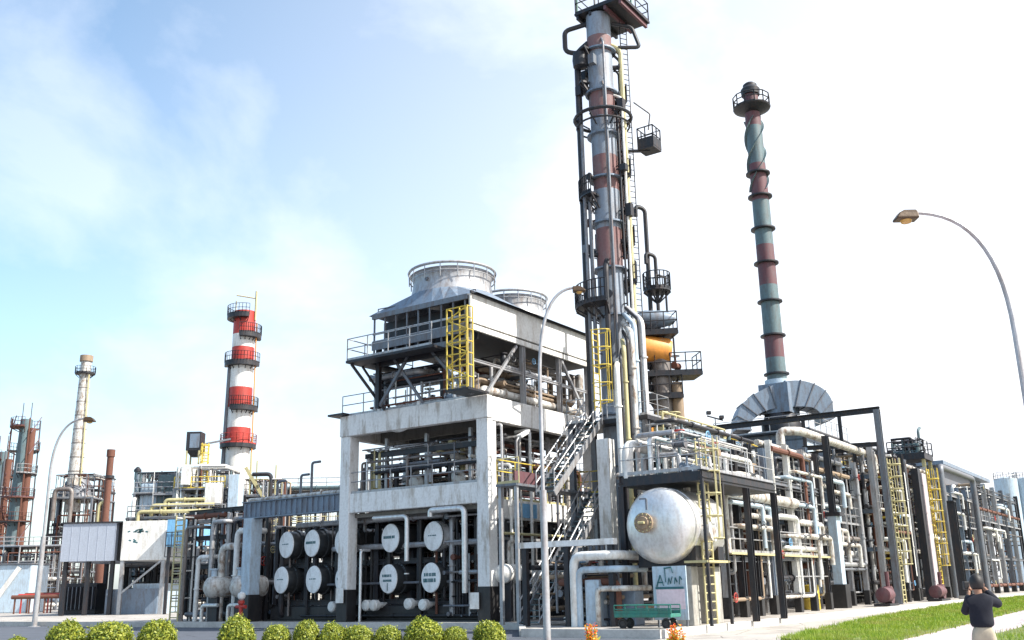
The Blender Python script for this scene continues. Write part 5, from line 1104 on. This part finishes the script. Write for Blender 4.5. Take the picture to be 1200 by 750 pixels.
for k in range(3):
    t = T('shrub', 'x', 'shrub', (0, 0, 0), 'W'); leafball(.5, .5, 7500, 40+k, .048, 16).build('foliage', 'leaf', t)
    m = MB(); m.tube([(0, 0, 0), (.02, .01, .35)], [.05, .03], 8)
    for i in range(7): a = i*.9; m.tube([(0, 0, .15), (math.cos(a)*.2, math.sin(a)*.2, .5), (math.cos(a)*.3, math.sin(a)*.3, .75)], [.025, .008], 5, bend=False)
    m.build('stems', 'soil', t); protos.append(t)
SH = [(80, 724, 46), (131, 724, 54), (186, 722, 46), (278, 718, 46), (325, 728, 34), (360, 723, 32), (391, 727, 38), (420, 729, 38), (455, 730, 34), (497, 721, 48), (533, 731, 30), (573, 724, 40), (20, 744, 40)]
SL = ['leftmost clipped round shrub, well clear of the picture edge', 'wide round shrub, second in the row from the left', 'round shrub standing before the raised white cabin', 'round shrub in front of the hydrant and girder column', 'small low shrub right of the one by the hydrant', 'small shrub in front of the paired drums under the girder', 'shrub touching its neighbour, left of the left structure column', 'shrub touching its neighbour, right below the left structure column', 'small shrub below the drum marked with one upright stroke', 'largest shrub in the row, below the lettered drum', 'smallest low shrub between the largest one and the last one', 'last shrub on the right, at the corner column foot', 'barely showing shrub top in the bottom left corner']
used = set()
for i, (px, py, wpx) in enumerate(SH):
    k = i % 3; t = protos[k] if k not in used else copy_tree(protos[k]); used.add(k)
    Y = 26.; p = at(px, py, Y); wd = wpx/F_PX*Y*.98; t.location = (p[0], Y, 0); t.scale = (wd, wd, p[2]/1.0*.97); t.rotation_euler = (0, 0, i*1.7)
    t['label'] = SL[i]; t['group'] = 'clipped round shrubs along the road'
def flower(px, py, Y, wd, lb, seed):
    p = at(px, py, Y); t = T('flowering_plant', lb, 'flower', (p[0], Y, 0), 'W', 'orange flowering plants at the roadside'); q = random.Random(seed)
    m = MB(); mf = MB(); my = MB(); H_ = p[2]
    for i in range(16):
        a = q.uniform(0, 6.28); r2 = q.uniform(.02, wd); h = H_*q.uniform(.62, .95); x, y = p[0]+math.cos(a)*r2, Y+math.sin(a)*r2
        m.tube([(p[0]+math.cos(a)*.05, Y+math.sin(a)*.05, 0), (x, y, h)], [.014, .008], 5)
        for j in range(26):
            mm_ = my if (j % 2 == 0) else mf; z = h+q.uniform(-.32, .1); d = Vector((q.gauss(0, 1), q.gauss(0, 1), q.gauss(0, .7))).normalized()*.06; c = Vector((x, y, z)); e = d.cross(Vector((q.gauss(0, 1), q.gauss(0, 1), 1))).normalized()*.022
            mm_.add([c, c+d*.5+e, c+d, c+d*.5-e], [(0, 1, 2, 3)])
        for j in range(5):
            z = h*q.uniform(.1, .55); d = Vector((math.cos(a+j*1.3), math.sin(a+j*1.3), .6))*.22; e = Vector((-d.y, d.x, 0))*.25; c = Vector((x, y, z)); m.add([c, c+d*.5+e, c+d, c+d*.5-e], [(0, 1, 2, 3)])
    m.build('stems', 'leaf', t); mf.build('petals', 'petal', t); my.build('bright_petals', 'petaly', t)
flower(693, 729, 24., .14, 'orange and yellow flower clump just right of the middle lamp post', 1)
flower(791, 731, 24., .2, 'wider red-orange flower clump below the notice board', 2)

# ================================================================= person
PY = 14.4; pc = at(1144, 679, PY); PX = pc[0]
t = T('person', 'person seen from behind in navy jacket and khaki trousers raising a camera', 'person', (PX, PY, 0), 'W')
def skinmesh(name, mat, parent, verts, edges, radii, sub=2, root=0):
    me = bpy.data.meshes.new(name); me.from_pydata(verts, edges, []); ob = bpy.data.objects.new(name, me); col.objects.link(ob); ob.parent = parent
    me.materials.append(M[mat]); md = ob.modifiers.new('skin', 'SKIN'); md.use_smooth_shade = True
    sk = me.skin_vertices[0].data
    for i, r2 in enumerate(radii): sk[i].radius = (r2 if isinstance(r2, tuple) else (r2, r2)); sk[i].use_root = (i == root)
    s2 = ob.modifiers.new('sub', 'SUBSURF'); s2.levels = sub; s2.render_levels = sub; return ob
# local frame: person faces +Y (away from the lens), slightly turned to the right
hs = 1.68/1.72
V = [(0,0,.94),(0,0,1.1),(0,.0,1.28),(0,-.01,1.42),(0,.0,1.5),(0,.03,1.6),(0,.05,1.7),
     (.15,0,1.4),(.29,.08,1.34),(.12,.29,1.58),
     (-.15,0,1.4),(-.21,.16,1.22),(-.09,.31,1.54),
     (.1,0,.9),(.12,.02,.5),(.13,-.01,.1),(.14,.13,.04),
     (-.1,0,.9),(-.12,.0,.5),(-.14,-.02,.1),(-.15,.11,.04)]
Ed = [(0,1),(1,2),(2,3),(3,4),(4,5),(5,6),(3,7),(7,8),(8,9),(3,10),(10,11),(11,12),(0,13),(13,14),(14,15),(15,16),(0,17),(17,18),(18,19),(19,20)]
Ra = [(.06,.05),(.08,.06),(.12,.085),(.1,.07),.05,.085,.085,.045,.038,.028,.045,.038,.028,.08,.055,.04,.035,.08,.055,.04,.035]
body = skinmesh('body', 'skin', t, V, Ed, Ra)
for sgn in (1, -1):
    wv = Vector(V[9] if sgn > 0 else V[12]); pv_ = wv+Vector((-.03*sgn, .06, .035)); vv = [tuple(wv), tuple(pv_)]; ee = [(0, 1)]; rr = [.028, .032]
    for f in range(4):
        ln = (.07, .08, .075, .06)[f]; s_ = pv_+Vector((0, .02, .03-.02*f)); a = s_+Vector((-.02*sgn, ln*.5, .0)); b = a+Vector((-ln*.6*sgn, .005, 0)); k = len(vv)
        vv += [tuple(s_), tuple(a), tuple(b)]; ee += [(1, k), (k, k+1), (k+1, k+2)]; rr += [.009, .009, .008]
    k = len(vv); th = pv_+Vector((-.02*sgn, -.01, -.02)); vv += [tuple(th), tuple(th+Vector((-.035*sgn, .005, -.005)))]; ee += [(1, k), (k, k+1)]; rr += [.011, .009]
    skinmesh('hand', 'skin', t, vv, ee, rr, 1)
Vj = [(0,0,1.0),(0,0,1.12),(0,.0,1.26),(0,-.01,1.38),(0,.005,1.5),(.15,0,1.4),(.3,.08,1.33),(.14,.25,1.53),(-.15,0,1.39),(-.22,.15,1.21),(-.11,.27,1.48)]
jk = skinmesh('jacket', 'navy', t, Vj, [(0,1),(1,2),(2,3),(3,4),(3,5),(5,6),(6,7),(3,8),(8,9),(9,10)], [(.2,.15),(.185,.14),(.19,.13),(.16,.12),.068,.08,.068,.05,.08,.068,.05])
Vt = [(0,0,1.1),(.095,0,.84),(.12,.02,.5),(.13,-.01,.1),(-.095,0,.84),(-.12,0,.5),(-.14,-.02,.1)]
Vt.append((0, 0, .96))
skinmesh('trousers', 'khaki', t, Vt, [(0,7),(7,1),(1,2),(2,3),(7,4),(4,5),(5,6)], [(.14,.11),(.1,.1),.085,.075,(.1,.11),.085,.075,(.135,.115)])
m = MB(); 
for k, (r2, z) in enumerate(()): pass
hv = []; hf = []
for i in range(13):
    for j in range(24):
        th_ = math.pi*i/12; ph = 2*math.pi*j/24; hv.append((PX+.1*math.sin(th_)*math.cos(ph), PY+.035+.112*math.sin(th_)*math.sin(ph), 1.645+.125*math.cos(th_)))
for i in range(12):
    for j in range(24):
        a = i*24+j; b = i*24+(j+1) % 24
        y = (hv[a][1]+hv[b][1])/2-PY; z = hv[a][2]
        if z > 1.68 or y < .04 and z > 1.56: hf.append((a, b, b+24, a+24))
m.add(hv, hf); hb = m.build('hair', 'hair', t, True); sm = hb.modifiers.new('thick', 'SOLIDIFY'); sm.thickness = .012; sm.offset = 0
for sgn in (1, -1): m = MB(); m.lathe((PX+sgn*.098, PY+.045, 1.62), [(.012, -.012), (.03, 0), (.012, .012)], 10, (1,0,0)); m.build('ear', 'skin', t, True)
for sgn in (1, -1): m = MB(); m.box(PX+sgn*.14-.05, PX+sgn*.14+.05, PY-.09, PY+.18, 0, .085); m.build('shoe', 'black', t, bevel=.03)
t.rotation_euler = (0, 0, R(-18)); t.scale = (.9, .92, .97)
cm_ = T('camera_body', 'small black camera held up to the face of the person by the path', 'camera', (PX+.1, PY+.38, 1.6), 'W'); cm_.location.z -= .045
MB().box(PX-.02, PX+.15, PY+.36, PY+.44, 1.55, 1.66).build('casing', 'black', cm_, bevel=.01); m = MB(); m.lathe((PX+.065, PY+.44, 1.6), [(.035, 0), (.035, .07)], 16, (0,1,0)); m.build('lens', 'dark', cm_, True)

# floodlight bracket on a thin mast, seen against the sky
q_ = at(838, 490, 62); t = T('floodlight_mast', 'thin mast with two small dark floodlights, against the sky left of the flue duct', 'floodlight', (q_[0], 62, AP), 'W')
m = MB(); m.tube([(q_[0], 62, AP), (q_[0], 62, q_[2])], [.07, .04], 8); m.build('mast', 'galv', t, True)
m = MB(); m.bar((q_[0]-.5, 62, q_[2]+.15), (q_[0]+.5, 62, q_[2]-.15), .08); m.build('crossbar', 'dark', t)
for k in (-1, 1): m = MB(); m.box(q_[0]+k*.4-.14, q_[0]+k*.4+.14, 61.8, 62.1, q_[2]-k*.15+.08, q_[2]-k*.15+.3); m.build('lamp', 'dark', t, bevel=.03)
# yellow header across the furnace front
t = T('fuel_header', 'broad yellow fuel pipe crossing in front of the furnace', 'pipe', (18, -3, 8)); 
a_ = at(912, 541, 69); b_ = at(952, 536, 69); c_ = at(994, 546, 69)
m = MB(); m.tube([pl(a_), pl(b_), pl(c_)], .3, 12); m.build('pipe', 'yellow', t, True)
for q_ in (a_, b_, c_): MB().bar(pl(np.array((q_[0], 69.3, AP))), pl(np.array((q_[0], 69.3, q_[2]-.25))), .16).build('support', 'galv', t)
# yellow pipes running above the cabins, and dark plant low behind the stilts
t, x0, x1, zt_ = wframe('process_block', 'low steelwork carrying yellow pipes just above the raised cabins', 'process unit', 150, 262, 606, 90., 3, 2, None, 171, 26, 'steel', cm=['dark', 'steel', 'white', 'dlag'], railm='galv', toph=.6)
for k, dz_ in enumerate((.5, 1.1, 1.6)): pipe(t, [(x0+1+k, 89.7+k*.5, zt_-1), (x0+1+k, 89.7+k*.5, zt_+dz_), (x1-k, 89.7+k*.5, zt_+dz_)], .17, 'pyel')
for k, (px, wd_, hh_, lb) in enumerate(((92, 3.2, 2.6, 'dark boxy transformer low under the grey raised cabin'), (205, 2.4, 3.0, 'dark boxy transformer low under the blue enclosure'))):
    p = at(px, 690, 88); t = T('transformer', lb, 'transformer', (p[0], 88, AP), 'W', 'transformers under the raised cabins')
    MB().box(p[0]-wd_/2, p[0]+wd_/2, 88, 90, AP, AP+hh_).build('casing', 'dark', t, bevel=.05)
    m = MB()
    for i in range(9): x = p[0]-wd_/2+.2+i*(wd_-.4)/8; m.box(x-.03, x+.03, 87.6, 88, AP+.4, AP+hh_-.3)
    m.build('radiator', 'steel', t)
    for i in range(3): m = MB(); m.lathe((p[0]-.7+i*.7, 88.8, AP+hh_), [(.12, 0), (.16, .1), (.1, .2), (.15, .3), (.05, .6)], 10); m.build('bushing', 'brown', t, True)
for k, (px, lb) in enumerate(((603, 'short pale tank end-on behind the stair, nearer the corner column'), (648, 'short pale tank end-on behind the lamp post and stair'))):
    p = onv(px, 672, -.9); t = T('receiver_tank', lb, 'tank', (p[0], -.9, AP), group='short pale tanks behind the stair')
    m = MB(); m.lathe((p[0]-.7, -.7, p[2]), [(0, -.15), (.25, -.08), (.42, .1), (.42, 1.9), (.25, 2.05)], 22, (1, .15, 0)); m.build('shell', 'white', t, True)
    for u in (-.3, .8): MB().box(p[0]+u-.08, p[0]+u+.08, -.95, -.35, AP, p[2]-.3).build('saddle', 'dark', t)
    m = MB(); m.tube([(p[0], -.6, p[2]+.35), (p[0], -.6, p[2]+1.4), (p[0]+.8, -.6, p[2]+1.4)], .08, 8); m.build('pipe', 'lag', t, True)
t = T('riser_bundle', 'thin pale vertical pipes rising over the right face between corner column and stair', 'piping', (1.6, -.6, AP))
for px, top, r_, mt in ((590, 9.0, .06, 'galv'), (600, 7.2, .08, 'white'), (612, 8.6, .05, 'lag'), (624, 9.0, .07, 'white'), (655, 7.0, .07, 'steel'), (668, 8.0, .09, 'lag')):
    p = onv(px, 640, -.55); pipe(t, [(p[0], -.55, AP), (p[0], -.55, top), (p[0], .3, top)], r_, mt, n=8)
a_ = onv(585, 640, -.6); b_ = onv(690, 640, -.6); pipe(t, [(a_[0], -.66, 4.05), (b_[0], -.66, 4.05)], .06, 'pyel'); 
p = onv(608, 640, -.8); t = T('floodlight', 'small white floodlight on a thin bent post in front of the middle floor', 'floodlight', (p[0], -.8, 5))
m = MB(); m.tube([(p[0], -.8, 4.0), (p[0], -.8, 8.3), (p[0]+.35, -.8, 8.6)], .04, 8); m.tube([(p[0], -.8, 4.6), (p[0], -.2, 4.6)], .04, 6); m.build('post', 'galv', t, True)
m = MB(); m.bar((p[0]+.2, -.8, 8.5), (p[0]+1.0, -.8, 8.85), .3, .16); m.build('lamp_housing', 'white', t, bevel=.03)
